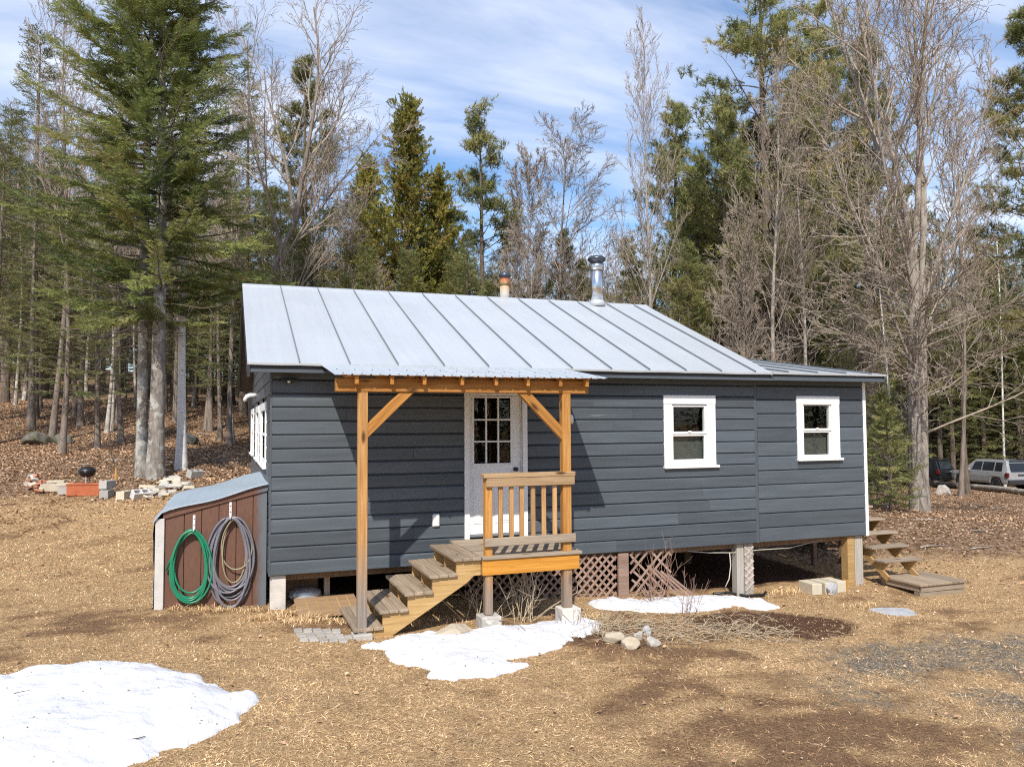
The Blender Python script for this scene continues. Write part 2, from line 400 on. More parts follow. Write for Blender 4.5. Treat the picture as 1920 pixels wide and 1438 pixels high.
M['pier_dark'] = wood('pier_post_dark', 'z', (.16, .10, .065), (.25, .17, .11))
M['brown'] = paint('brown_shed_paint', (.125, .062, .040), .65, .10, None, .25, nscale=4, vs=(3, 3, .5))
def roof_metal(name, col, rough):
    mt, n, l, p = new_mat(name); v, rnd = _coord(n, l)
    a = _noise(n, l, v, .9, 4, .55, .3); c = _ramp(n, [(.3, tuple(x*.95 for x in col)), (.7, tuple(x*1.03 for x in col))]); l.new(a, c.inputs[0])
    s = _noise(n, l, v, 1.5, 5, .6, .2, (9, .35, .35)); r = _ramp(n, [(.4, (.955, .96, .965)), (.6, (1, 1, 1))]); l.new(s, r.inputs[0])
    l.new(_mix(n, l, 1.0, c.outputs[0], r.outputs[0], 'MULTIPLY'), p.inputs['Base Color'])
    p.inputs['Roughness'].default_value = rough; p.inputs['Metallic'].default_value = .35
    b = _noise(n, l, v, 1.1, 2, .5, 0); _bump(n, l, b, p, .25, .02)
    return mt
M['roof'] = roof_metal('standing_seam_metal', (.55, .578, .598), .40)
M['seam'] = paint('seam_metal', (.19, .215, .235), .5, .06, None, .03, metallic=.4)
M['porch_roof'] = roof_metal('porch_roof_metal', (.56, .61, .65), .38)
M['shed_roof'] = roof_metal('shed_roof_metal', (.47, .56, .64), .40)

# ---------------------------------------------------------------- ground
def smoothstep(a, b, x): t = np.clip((x-a)/(b-a), 0, 1); return t*t*(3-2*t)
DIRT_C = on_ground(1455, 1172)
BED_C = on_ground(1240, 1190)
def leaf_w(x, y):
    n = (fbm(x, y, 11, 5.0)-.5)*7
    return smoothstep(-3.5, 4.0, y-(8.8-.44*(x+3))+n)
def gravel_w(x, y):
    n = fbm(x, y, 21, 2.2)
    base = smoothstep(1.0, 9.0, x)*smoothstep(-1.0, -4.0, y)
    base2 = .8*np.exp(-(((x-3.2)/2.0)**2+((y+6.6)/.9)**2))
    return np.clip((base*.9+base2)*smoothstep(.36, .72, n)*.85, 0, .60)
def dirt_w(x, y):
    n = (fbm(x, y, 31, .8)-.5)*1.4
    e = ((x-DIRT_C[0])/1.3)**2+((y-DIRT_C[1])/.85)**2
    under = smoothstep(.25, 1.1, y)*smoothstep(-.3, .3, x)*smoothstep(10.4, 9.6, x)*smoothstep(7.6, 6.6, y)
    bed = .45*smoothstep(1.2, .4, ((x-BED_C[0])/1.9)**2+((y-BED_C[1])/.75)**2+n*.5)
    return np.clip(np.maximum(np.maximum(smoothstep(1.7, .2, e+n)*.9, under), bed), 0, 1)
def patch(x, y):
    a = fbm(x*.6, y*1.2, 5, 2.4, 3)*.34+fbm(x*.7+31, y*1.3, 9, .75, 3)*.33+fbm(x*.8+11, y*1.4, 15, .26, 3)*.33
    return np.clip(smoothstep(.335, .545, a-.02*smoothstep(-1.5, -5, y)*smoothstep(-1, 4, x)), 0, 1)
def micro(x, y): return (fbm(x, y, 3, .55, 3)-.5)*.05+(fbm(x, y, 7, 2.5, 2)-.5)*.06
def surf(x, y): return ground_z(x, y)+micro(np.atleast_1d(x), np.atleast_1d(y))
xs = np.concatenate([[-900, -500, -300, -200, -140, -100, -75], np.arange(-60, -13, 1.5), np.arange(-12, 16, .16), np.arange(16, 50, .6), np.arange(50, 90, 2.5), [100, 140, 200, 300, 500, 900]])
ys = np.concatenate([[-900, -400, -200, -100, -60, -40, -25, -17], np.arange(-12, 5, .16), np.arange(5, 46, .4), np.arange(46, 100, 1.5), [110, 140, 200, 300, 500, 900]])
GX, GY = np.meshgrid(xs, ys, indexing='xy')
GZ = surf(GX.ravel(), GY.ravel())
nx, ny = len(xs), len(ys)
ii = (np.arange(ny-1)[:, None]*nx+np.arange(nx-1)[None, :]).ravel()
quads = np.stack([ii, ii+1, ii+nx+1, ii+nx], 1)
wcol = np.stack([leaf_w(GX.ravel(), GY.ravel()), gravel_w(GX.ravel(), GY.ravel()), dirt_w(GX.ravel(), GY.ravel())], 1)
def ground_material():
    mt, n, l, p = new_mat('ground_turf_and_litter'); tc = n.new('ShaderNodeTexCoord'); v = tc.outputs['Object']
    at_ = n.new('ShaderNodeAttribute'); at_.attribute_name = 'zone'; sp = n.new('ShaderNodeSeparateColor'); l.new(at_.outputs['Color'], sp.inputs[0])
    pa = n.new('ShaderNodeAttribute'); pa.attribute_name = 'patch'; nn = _noise(n, l, v, 7, 5, .7, .5); ad0 = n.new('ShaderNodeMath'); ad0.operation = 'MULTIPLY_ADD'; ad0.inputs[1].default_value = .9; ad0.inputs[2].default_value = -.45; l.new(nn, ad0.inputs[0])
    ad1 = n.new('ShaderNodeMath'); ad1.operation = 'ADD'; l.new(pa.outputs['Fac'], ad1.inputs[0]); l.new(ad0.outputs[0], ad1.inputs[1]); c1 = _ramp(n, [(.0, (.35, .215, .125)), (.36, (.55, .36, .19)), (.75, (.76, .525, .285))]); l.new(ad1.outputs[0], c1.inputs[0])
    fib = _noise(n, l, v, 34, 6, .75, 1.2, (1.0, 1.5, 1)); r1 = _ramp(n, [(.32, (.34, .29, .24)), (.50, (.95, .92, .9)), (.68, (1.5, 1.44, 1.35))]); l.new(fib, r1.inputs[0])
    lawn = _mix(n, l, 1.0, c1.outputs[0], r1.outputs[0], 'MULTIPLY')
    vo = n.new('ShaderNodeTexVoronoi'); vo.inputs['Scale'].default_value = 11; l.new(v, vo.inputs['Vector'])
    sc = n.new('ShaderNodeSeparateColor'); l.new(vo.outputs['Color'], sc.inputs[0])
    lc = _ramp(n, [(0, (.19, .11, .065)), (.35, (.30, .185, .11)), (.65, (.41, .27, .17)), (1, (.52, .37, .25))]); l.new(sc.outputs[0], lc.inputs[0])
    ln = _noise(n, l, v, 9, 5, .7, .8); lr = _ramp(n, [(.3, (.62, .6, .58)), (.6, (1.15, 1.15, 1.15))]); l.new(ln, lr.inputs[0])
    leaf = _mix(n, l, 1.0, lc.outputs[0], lr.outputs[0], 'MULTIPLY')
    vg = n.new('ShaderNodeTexVoronoi'); vg.inputs['Scale'].default_value = 55; l.new(v, vg.inputs['Vector'])
    sg = n.new('ShaderNodeSeparateColor'); l.new(vg.outputs['Color'], sg.inputs[0])
    gc = _ramp(n, [(0, (.15, .118, .086)), (.6, (.34, .285, .215)), (1, (.56, .485, .385))]); l.new(sg.outputs[1], gc.inputs[0])
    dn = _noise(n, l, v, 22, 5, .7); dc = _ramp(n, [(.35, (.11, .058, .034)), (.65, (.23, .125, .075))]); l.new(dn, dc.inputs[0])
    brk = _noise(n, l, v, 5, 5, .7)
    def wgt(o, lo, hi):
        a = n.new('ShaderNodeMath'); a.operation = 'ADD'; l.new(o, a.inputs[0]); l.new(brk, a.inputs[1])
        mr = n.new('ShaderNodeMapRange'); mr.inputs[1].default_value = lo; mr.inputs[2].default_value = hi; l.new(a.outputs[0], mr.inputs[0]); return mr.outputs[0]
    out = _mix(n, l, wgt(sp.outputs[0], .85, 1.15), lawn, leaf)
    out = _mix(n, l, wgt(sp.outputs[1], .85, 1.12), out, gc.outputs[0])
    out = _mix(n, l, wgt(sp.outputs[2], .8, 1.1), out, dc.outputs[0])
    l.new(out, p.inputs['Base Color']); p.inputs['Roughness'].default_value = .95; p.inputs['Specular IOR Level'].default_value = .1
    hm = n.new('ShaderNodeMath'); hm.operation = 'MULTIPLY_ADD'; hm.inputs[1].default_value = 2.2; l.new(nn, hm.inputs[0]); l.new(fib, hm.inputs[2]); _bump(n, l, hm.outputs[0], p, 1.0, .07)
    return mt
gme = np_mesh('ground', np.stack([GX.ravel(), GY.ravel(), GZ], 1), quads=quads, smooth=True, attrs={'zone': wcol, 'patch': patch(GX.ravel(), GY.ravel())})
obj('ground', gme, ground_material(), kind='structure')

# ---------------------------------------------------------------- cabin
EAVE_Y, EAVE_Z, RIDGE_Y, RIDGE_Z = -.33, 2.86, 3.85, 4.60
XL, XR, XA, DEPTH = 0.0, 7.90, 10.23, 7.70
SLOPE = (RIDGE_Z-EAVE_Z)/(RIDGE_Y-EAVE_Y); TH = math.atan(SLOPE)
cabin = thing('cabin', 'long dark grey wooden cabin with pale standing seam metal roof', 'cabin', (0, 0, 0))
W1 = dict(x0=6.10, x1=7.085, z0=1.32, z1=2.487, top=(6.29, 6.885, 1.89, 2.295), bot=(6.29, 6.885, 1.434, 1.816))
W2 = dict(x0=8.755, x1=9.685, z0=1.385, z1=2.492, top=(8.925, 9.478, 1.922, 2.324), bot=(8.925, 9.478, 1.462, 1.849))
DOOR = dict(x0=2.72, x1=3.715, z0=.345, z1=2.54)
HOLES = [(W1['x0'], W1['x1'], W1['z0'], W1['z1']), (W2['x0'], W2['x1'], W2['z0'], W2['z1']), (DOOR['x0'], DOOR['x1'], DOOR['z0'], DOOR['z1'])]
rng = random.Random(5)
# sheathing behind the boards, cut round the openings
def sheath(x0, x1, z0, z1, holes, y0, y1):
    mb = MB(); cuts = sorted({x0, x1, *[h[0] for h in holes if x0 < h[0] < x1], *[h[1] for h in holes if x0 < h[1] < x1]})
    for a, b in zip(cuts, cuts[1:]):
        hs = [h for h in holes if h[0] < (a+b)/2 < h[1]]
        zz = [z0] + [q for h in hs for q in (h[2]+.05, h[3]-.05)] + [z1]
        for c, d in zip(zz[::2], zz[1::2]): mb.box(a, b, y0, y1, c, d)
    return mb
wall_front = sheath(.02, 10.2, .01, 2.80, [(h[0]+.05, h[1]-.05, h[2], h[3]) for h in HOLES], .004, .10).build('wall', M['interior'], cabin)
def board_mesh(mb, L0, L1, z0, z1, axis='x', off=0.0, t=.028):
    """one board with bevelled long edges; outer face towards -y (axis x) or -x (axis y)"""
    b = .022; g = .0028
    prof = [(0, z0+g), (-t*.55, z0+g), (-t, z0+g+b*.5), (-t, z1-g-b), (-t*.15, z1-g), (0, z1-g)]
    if axis == 'x': mb.prism([(off+u, w) for u, w in prof], 'x', L0, L1)
    else: mb.prism([(off+u, w) for u, w in prof], 'y', L0, L1)
def row(xa, xb, z0, z1, holes, joints):
    segs = [(xa, xb)]
    for h in holes:
        if z1 > h[2]+.03 and z0 < h[3]-.03:
            segs = [q for a, b in segs for q in (((a, min(b, h[0])), (max(a, h[1]), b)) if (a < h[1] and b > h[0]) else ((a, b),)) if q[1]-q[0] > .04]
    for h in holes:                     # ripped filler where a row only grazes an opening
        if h[0] >= xb or h[1] <= xa: continue
        for q0, q1 in ((z0, h[2]), (h[3], z1)):
            if z1 > h[2]+.03 and z0 < h[3]-.03 and z0-1e-6 <= q0 and q1 <= z1+1e-6 and q1-q0 > .012:
                mb = MB(); board_mesh(mb, h[0], h[1], q0, q1) if q1-q0 > .05 else mb.box(h[0], h[1], -.02, 0, q0, q1); mb.build('siding_board', M['siding'], wall_front)
    for a, b in segs:
        c = [j for j in joints if a+.5 < j < b-.5]
        e = [a]+sorted(c)+[b]
        for p, q in zip(e, e[1:]):
            mb = MB(); jz = rng.uniform(-.0015, .0015)
            board_mesh(mb, p+(.0015 if p != a else 0), q-(.0015 if q != b else 0), z0+jz, z1+jz, off=rng.uniform(-.0015, .0015))
            mb.build('siding_board', M['siding'], wall_front)
for k in range(15):
    z0 = .19*k; row(0, 7.868, z0, min(z0+.19, 2.80), HOLES, [rng.uniform(.8, 7.2) for _ in range(rng.choice((1, 1, 2, 2, 3)))])
zz = list(np.arange(0, 2.7, .2425)) + [2.80]
for a, b in zip(zz, zz[1:]): row(7.932, XA, a, b, HOLES, [])
MB().box(7.87, 7.93, -.027, .003, 0, 2.8, .003).build('joint_trim', M['siding_plain'], wall_front)
MB().box(XA+.002, XA+.07, -.032, .06, -.012, 2.74, .004).build('corner_board', M['white'], wall_front)
MB().box(-.028, .0, -.026, .05, 0, 2.8, .003).build('corner_trim', M['siding_plain'], wall_front)
# rest of the shell
def gable_prof(y): return EAVE_Z-.14+SLOPE*(min(y, 2*RIDGE_Y-y)-EAVE_Y)
WL = []
for n_, (xa, xb) in enumerate([(318, 380), (262, 300), (206, 236)]):      # three windows of the gable wall
    ya = on_x(440+xb/5.99, 760, 0)[1]; yb = on_x(440+xa/5.99, 760, 0)[1]; WL.append((ya, yb))
LH = [(a, b, 1.42, 2.38) for a, b in WL]
wall_left = MB()
cuts = sorted({0.1, DEPTH-.1, RIDGE_Y, *[q for h in LH for q in h[:2]]})
for a, b in zip(cuts, cuts[1:]):
    hs = [h for h in LH if h[0] < (a+b)/2 < h[1]]
    if hs: wall_left.box(.02, .10, a, b, 0.01, hs[0][2]+.05); wall_left.prism([(a, hs[0][3]-.05), (b, hs[0][3]-.05), (b, gable_prof(b)), (a, gable_prof(a))], 'x', .02, .10)
    else: wall_left.prism([(a, .01), (b, .01), (b, gable_prof(b)), (a, gable_prof(a))], 'x', .02, .10)
wall_left = wall_left.build('gable_wall', M['interior'], cabin)
k = 0
while .19*k < gable_prof(RIDGE_Y)-.05:
    z0, z1 = .19*k, .19*(k+1); k += 1
    lim = max(0.0, (z1-(EAVE_Z-.12))/SLOPE+EAVE_Y); a, b = max(.0, lim), min(DEPTH, DEPTH-lim)
    if b-a < .2: continue
    segs = [(a, b)]
    for h in LH:
        if z1 > h[2]+.03 and z0 < h[3]-.03:
            segs = [q for s0, s1 in segs for q in (((s0, min(s1, h[0])), (max(s0, h[1]), s1)) if (s0 < h[1] and s1 > h[0]) else ((s0, s1),)) if q[1]-q[0] > .04]
    for s0, s1 in segs:
        mb = MB(); board_mesh(mb, s0+.002, s1-.002, z0, z1, 'y'); mb.build('siding_board', M['siding'], wall_left)
sh = MB()
sh.prism([(0.1, .01), (DEPTH-.1, .01), (DEPTH-.1, gable_prof(DEPTH-.1)), (RIDGE_Y, gable_prof(RIDGE_Y)), (.1, gable_prof(.1))], 'x', XR-.08, XR)
sh.box(0, XR, DEPTH-.1, DEPTH, 0, 2.93); sh.prism([(.102, .012), (5.3, .012), (5.3, 3.62), (.102, 2.84)], 'x', XA-.08, XA+.002); sh.box(XR+.002, XA, 5.2, 5.3, 0, 3.61)
sh.build('rear_wall', M['siding_plain'], cabin)
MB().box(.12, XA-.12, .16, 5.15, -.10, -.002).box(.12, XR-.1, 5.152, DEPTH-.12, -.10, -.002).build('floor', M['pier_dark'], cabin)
# sheet-metal roof: one panel between every pair of seams
roof = MB()
roof.prism([(EAVE_Y+.03, EAVE_Z-.03), (RIDGE_Y, RIDGE_Z-.03), (2*RIDGE_Y-EAVE_Y-.03, EAVE_Z-.03), (2*RIDGE_Y-EAVE_Y-.03, EAVE_Z-.06), (RIDGE_Y, RIDGE_Z-.16), (EAVE_Y+.03, EAVE_Z-.06)], 'x', -.29, 7.98)
roof = roof.build('roof', M['soffit'], cabin)
RX0, RX1 = -.335, 8.04
edges = [RX0]+[.331+.6695*i for i in range(12)]+[RX1]
def roof_panel(xa, xb, side):
    mb = MB(); N = 8; V = []; rr = random.Random(int(xa*100)+side)
    ph = rr.uniform(0, 6)
    for j in range(N+1):
        t = j/N; y = EAVE_Y+(RIDGE_Y-EAVE_Y)*t; z = EAVE_Z+(RIDGE_Z-EAVE_Z)*t
        for i in range(5):
            s_ = i/4; w = .004*math.sin(math.pi*s_)*math.sin(ph+9*t+s_)
            V.append((xa+(xb-xa)*s_, y if side == 0 else 2*RIDGE_Y-y, z+w))
    fs = [(j*5+i, j*5+i+1, (j+1)*5+i+1, (j+1)*5+i) for j in range(N) for i in range(4)]
    if side: fs = [q[::-1] for q in fs]
    # a folded lip at the eave gives the sheet its edge
    b = len(V)
    for i in range(5): V.append((V[i][0], V[i][1]+(.004 if side == 0 else -.004), V[i][2]-.028))
    fs += [((i+1, i, b+i, b+i+1) if side == 0 else (i, i+1, b+i+1, b+i)) for i in range(4)]
    mb.add(V, fs); return mb.build('roof_panel', M['roof'], roof, smooth=False)
for a, b in zip(edges, edges[1:]): roof_panel(a, b, 0); roof_panel(a, b, 1)
for e in edges[1:-1]:
    for sgn in (0, 1):
        mb = MB(); Y0, Y1 = (EAVE_Y, RIDGE_Y-.05) if sgn == 0 else (2*RIDGE_Y-EAVE_Y, RIDGE_Y+.05)
        mb.bar((e, Y0, EAVE_Z+.014), (e, Y1, RIDGE_Z-.008), .012, .034, .003); mb.build('roof_seam', M['seam'], roof)
mb = MB()
for sgn in (-1, 1):
    mb.add([(RX0, RIDGE_Y, RIDGE_Z+.016), (RX1, RIDGE_Y, RIDGE_Z+.016), (RX1, RIDGE_Y+sgn*.11, RIDGE_Z+.012-SLOPE*.11), (RX0, RIDGE_Y+sgn*.11, RIDGE_Z+.012-SLOPE*.11), (RX1, RIDGE_Y+sgn*.11, RIDGE_Z-.004-SLOPE*.11), (RX0, RIDGE_Y+sgn*.11, RIDGE_Z-.004-SLOPE*.11)], [(0, 1, 2, 3), (3, 2, 4, 5)])
mb.build('ridge_cap', M['roof'], roof)
for x0, x1 in ((-.338, -.30), (8.0, 8.043)):       # rake boards on both gables
    mb = MB()
    for s in (0, 1):
        ya, yb = (EAVE_Y+.01, RIDGE_Y) if s == 0 else (2*RIDGE_Y-EAVE_Y-.01, RIDGE_Y)
        dd = .19 if x0 < 0 else .075
        q = [(ya, EAVE_Z-.012), (yb, RIDGE_Z-.012), (yb, RIDGE_Z-.20), (ya, EAVE_Z-dd)]
        mb.prism(q, 'x', x0, x1)
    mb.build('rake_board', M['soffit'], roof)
# fascia with a lighter lower step
fas = MB().box(-.30, 8.01, -.29, -.26, 2.735, 2.828, .003).build('fascia', M['soffit'], roof)
MB().box(-.30, 8.06, -.312, -.292, 2.733, 2.775, .004).build('fascia_lip', M['siding_plain'], fas)
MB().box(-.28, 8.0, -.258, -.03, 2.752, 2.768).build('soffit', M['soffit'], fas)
# low roof of the addition
AS = .15; AY1 = 5.6
def az(y): return EAVE_Z+.012+AS*(y-EAVE_Y)
aroof = MB().prism([(EAVE_Y+.03, az(EAVE_Y)-.02), (AY1, az(AY1)-.02), (AY1, az(AY1)-.10), (EAVE_Y+.03, az(EAVE_Y)-.06)], 'x', 8.05, 10.44).build('addition_roof', M['soffit'], cabin)
aed = [8.045, 8.36, 8.975, 9.595, 10.171, 10.50]
for a, b in zip(aed, aed[1:]):
    MB().add([(a, EAVE_Y, az(EAVE_Y)), (b, EAVE_Y, az(EAVE_Y)), (b, AY1, az(AY1)), (a, AY1, az(AY1)), (a, EAVE_Y+.004, az(EAVE_Y)-.03), (b, EAVE_Y+.004, az(EAVE_Y)-.03)], [(0, 1, 2, 3), (1, 0, 4, 5)]).build('roof_panel', M['roof'], aroof)
for e in aed[1:-1]:
    MB().bar((e, EAVE_Y, az(EAVE_Y)+.014), (e, AY1, az(AY1)+.014), .012, .034, .003).build('roof_seam', M['seam'], aroof)
MB().bar((10.48, EAVE_Y+.01, az(EAVE_Y)-.055), (10.48, AY1, az(AY1)-.055), .03, .09, .003).build('rake_board', M['siding_plain'], aroof)
f2 = MB().box(8.015, 10.47, -.29, -.26, 2.737, 2.842, .003).build('fascia', M['siding_plain'], aroof)
MB().box(8.065, 10.475, -.312, -.292, 2.737, 2.782, .004).build('fascia_lip', M['siding_plain'], f2)
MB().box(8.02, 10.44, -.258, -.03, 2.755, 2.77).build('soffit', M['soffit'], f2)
# windows
def window(W, parent=cabin):
    x0, x1, z0, z1 = W['x0'], W['x1'], W['z0'], W['z1']; t, b = W['top'], W['bot']
    fr = MB(); y0 = -.045
    fr.box(x0, t[0]-.035, y0, 0, z0, z1-.15, .004); fr.box(t[1]+.035, x1, y0, 0, z0, z1-.15, .004); fr.box(x0-.004, x1+.004, y0-.004, 0, z1-.148, z1, .004)
    o = fr.build('window', M['white'], parent)
    MB().box(x0-.012, x1+.045, -.085, .0, z0-.028, z0+.012, .006).build('sill', M['white'], o)
    MB().box(t[0]-.034, t[1]+.034, -.036, .04, z0+.013, b[2]-.045, .003).build('apron', M['white'], o)
    for nm, q, yy in (('upper_sash', t, -.022), ('lower_sash', b, -.006)):
        s_ = MB(); w = .033
        s_.box(q[0]-w, q[0], yy, .05, q[2]-w-.008, q[3]+w, .003).box(q[1], q[1]+w, yy, .05, q[2]-w-.008, q[3]+w, .003)
        s_.box(q[0], q[1], yy, .05, q[3], q[3]+w, .003).box(q[0], q[1], yy, .05, q[2]-w-.008, q[2], .003)
        s_.build(nm, M['white'], o)
        MB().box(q[0]-.002, q[1]+.002, .018, .024, q[2]-.002, q[3]+.002).build('pane', M['glass'], o)
    MB().box((t[0]+t[1])/2-.03, (t[0]+t[1])/2+.03, -.04, -.023, t[2]-.012, t[2]+.012, .004).build('latch', M['white'], o)
    # half insect screen inside the lower sash
    MB().box(q[0]-.002, q[1]+.002, .075, .078, q[2]-.002, q[3]+.002).build('screen', M['screen'], o)
    MB().box(x0+.02, t[0]-.036, .0, .10, z0+.03, z1-.02).box(t[1]+.036, x1-.02, .0, .10, z0+.03, z1-.02).build('jamb', M['white'], o)
    return o
M['screen'] = paint('screen_cloth', (.115, .108, .106), .8, .08, None, 0)
window(W1); window(W2)
for (a, b) in WL:
    o = MB().box(-.045, .0, a, a+.11, 1.42, 2.38, .004).box(-.045, .0, b-.11, b, 1.42, 2.38, .004).box(-.045, .0, a+.112, b-.112, 2.26, 2.38, .004).build('window', M['white'], cabin)
    MB().box(-.08, .0, a-.03, b+.03, 1.385, 1.418, .005).build('sill', M['white'], o)
    MB().box(-.02, .0, a+.112, b-.112, 1.42, 1.50, .003).box(-.02, .0, a+.112, b-.112, 1.86, 1.91, .003).build('sash', M['white'], o)
    MB().box(.01, .016, a+.1, b-.1, 1.42, 2.3).build('pane', M['glass'], o)
# door
door = MB()
DX0, DX1, DZ0, DZ1 = 2.80, 3.612, .405, 2.455
px0, px1, pz0, pz1 = 2.876, 3.451, 1.447, 2.421
px0 += .0; 
door.box(DX0, px0-.02, -.012, .035, DZ0, DZ1, .003).box(px1+.02, DX1, -.012, .035, DZ0, DZ1, .003).box(px0-.02, px1+.02, -.012, .035, DZ0, pz0-.02, .003).box(px0-.02, px1+.02, -.012, .035, pz1+.02, DZ1, .002)
door = door.build('door', M['door'], cabin)
mb = MB().box(px0-.03, px1+.03, -.024, -.011, pz0-.03, pz0, .003).box(px0-.03, px1+.03, -.024, -.011, pz1, pz1+.03, .003).box(px0-.03, px0, -.024, -.011, pz0, pz1, .003).box(px1, px1+.03, -.024, -.011, pz0, pz1, .003)
pw, phh = (px1-px0)/3, (pz1-pz0)/3
for i in (1, 2):
    mb.box(px0+pw*i-.012, px0+pw*i+.012, -.02, .02, pz0, pz1, .003)
    for k in range(3): mb.box(px0+pw*k+(.0125 if k else 0), px0+pw*(k+1)-(.0125 if k < 2 else 0), -.0195, .02, pz0+phh*i-.012, pz0+phh*i+.012, .003)
mb.build('muntin_grid', M['white'], door)
for i in range(3):
    for k in range(3): MB().box(px0+pw*i+.001, px0+pw*(i+1)-.001, .0, .006, pz0+phh*k+.001, pz0+phh*(k+1)-.001).build('pane', M['glass'], door)
for a, b in ((2.87, 3.13), (3.20, 3.46)):
    MB().box(a, b, -.020, -.0125, .56, 1.24, .006).box(a+.035, b-.035, -.026, -.0205, .595, 1.205, .006).build('raised_panel', M['door'], door)
MB().lathe([(.032, 0), (.032, .012), (.012, .014), (.012, .045), (.028, .052), (.03, .07), (.018, .085), (.002, .088)], (0, 0, 0), 14)
kb = MB(); kb.lathe([(.032, 0), (.032, .012), (.012, .014), (.012, .045), (.028, .052), (.03, .07), (.018, .085), (.002, .088)], (0, 0, 0), 14)
kb.v = [(3.525+x, -.012-z, 1.35+y) for x, y, z in kb.v]; kb.f = [q[::-1] for q in kb.f]; kb.build('door_knob', M['black'], door, smooth=True)
fr = MB().box(2.722, 2.798, -.05, .0, .345, 2.54, .004).box(3.614, 3.716, -.05, .0, .345, 2.54, .004).box(2.799, 3.613, -.05, .0, 2.46, 2.54, .004).build('door_frame', M['white'], cabin)
MB().box(3.620, 3.628, -.056, -.05, .40, 2.46).build('weather_strip', M['soffit'], fr)
MB().box(2.80, 3.612, -.075, .03, .372, .402, .004).build('threshold', M['seam'], fr)
MB().box(2.70, 3.74, -.07, .0, .30, .344, .003).build('sill_board', M['strg'], fr)
# chimneys, vent, lamps
def pipe_stack(cx, cy, zb, zt, r, mat, capmat, name, capr, caph):
    o = MB().lathe([(r, zb), (r, zt)], (cx, cy, 0), 20).build(name, mat, cabin, smooth=True)
    MB().lathe([(r*1.12, zt-.15), (r*1.12, zt-.02)], (cx, cy, 0), 20).build('collar', mat, o, smooth=True)
    MB().lathe([(r*.95, zt), (capr, zt+caph*.35), (capr*1.03, zt+caph*.55), (capr*.8, zt+caph*.8), (.02, zt+caph)], (cx, cy, 0), 24).build('cap', capmat, o, smooth=True)
    return o
st = pipe_stack(6.78, 3.72, 4.45, 5.43, .135, M['chrome'], M['steel_dark'], 'stove_pipe', .188, .17)
MB().lathe([(.185, 4.50), (.165, 4.595), (.145, 4.62), (.138, 4.63)], (6.78, 3.72, 0), 24).build('flashing', M['roof'], st, smooth=True)
def rust_material():
    mt, n, l, p = new_mat('rusted_flue'); tc = n.new('ShaderNodeTexCoord'); sp = n.new('ShaderNodeSeparateXYZ'); l.new(tc.outputs['Object'], sp.inputs[0])
    a = _noise(n, l, tc.outputs['Object'], 9, 5, .65, .3, (1, 1, .4)); ad = n.new('ShaderNodeMath'); ad.operation = 'ADD'; l.new(sp.outputs[2], ad.inputs[0])
    mu = n.new('ShaderNodeMath'); mu.operation = 'MULTIPLY'; mu.inputs[1].default_value = .45; l.new(a, mu.inputs[0]); l.new(mu.outputs[0], ad.inputs[1])
    mr = n.new('ShaderNodeMapRange'); mr.inputs[1].default_value = 4.95; mr.inputs[2].default_value = 5.4; l.new(ad.outputs[0], mr.inputs[0])
    c = _ramp(n, [(.1, (.48, .46, .42)), (.45, (.46, .30, .14)), (.7, (.30, .09, .03)), (1, (.10, .05, .035))]); l.new(mr.outputs[0], c.inputs[0])
    l.new(c.outputs[0], p.inputs['Base Color']); p.inputs['Roughness'].default_value = .75; return mt
M['rust'] = rust_material()
ru = pipe_stack(4.89, 4.25, 4.35, 5.08, .10, M['rust'], M['steel_dark'], 'flue_pipe', .125, .15)
ru['label'] = 'rust stained flue pipe with dark cap'
st['label'] = 'shiny stainless stove pipe with conical cap'
MB().tube([(-.02, 5.2, 2.62), (-.14, 5.2, 2.62), (-.20, 5.2, 2.60), (-.225, 5.2, 2.55), (-.225, 5.2, 2.50)], .045, 10).build('vent_elbow', M['white_plastic'], cabin, smooth=True)
lt = MB().box(.10, .34, -.17, -.03, 2.635, 2.655, .006).box(.18, .26, -.03, -.022, 2.60, 2.69, .004).build('wall_light', M['black'], cabin)
MB().lathe([(.001, 0), (.022, .004), (.025, .02), (.02, .03)], (.21, -.13, 2.605), 12).build('sensor', M['white_plastic'], lt, smooth=True)
ob = MB().box(2.235, 2.34, -.062, -.021, .55, .735, .014).build('outlet_cover', M['white_plastic'], cabin)
MB().box(2.25, 2.325, -.067, -.060, .565, .72, .006).build('outlet_lid', M['white_plastic'], ob)
lamp = MB().box(4.37, 4.45, -.03, -.02, 2.02, 2.16, .005).build('lantern', M['white_plastic'], cabin)
MB().lathe([(.03, 0), (.05, .02), (.05, .10), (.03, .14), (.01, .15)], (4.41, -.09, 2.03), 14).build('lantern_shade', M['white_plastic'], lamp, smooth=True)
# piers under the cabin
def pier(x0, x1, y0, y1, mat, ztop=-.003, lab=None):
    xm, ym = (x0+x1)/2, (y0+y1)/2; zb = gz(xm, ym)-.15
    o = MB().box(x0, x1, y0, y1, zb, ztop, .006).build('pier', mat, cabin)
    return o
pier(.0, .205, .03, .17, M['concrete'])
pier(7.52, 7.66, .05, .20, M['pier']); pier(9.86, 10.01, .03, .20, M['strg']); pier(10.03, 10.21, .04, .18, M['pier'])
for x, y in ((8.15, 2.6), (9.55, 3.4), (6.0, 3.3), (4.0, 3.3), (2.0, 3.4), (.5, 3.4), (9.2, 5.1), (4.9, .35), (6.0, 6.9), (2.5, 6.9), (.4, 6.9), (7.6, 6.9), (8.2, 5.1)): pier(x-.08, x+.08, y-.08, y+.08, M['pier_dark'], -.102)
for y in (.10, 2.6, 5.1): MB().box(.25, XA-.1, y, y+.14, -.23, -.104, .004).build('floor_beam', M['pier_dark'], cabin) if y > 1 else None

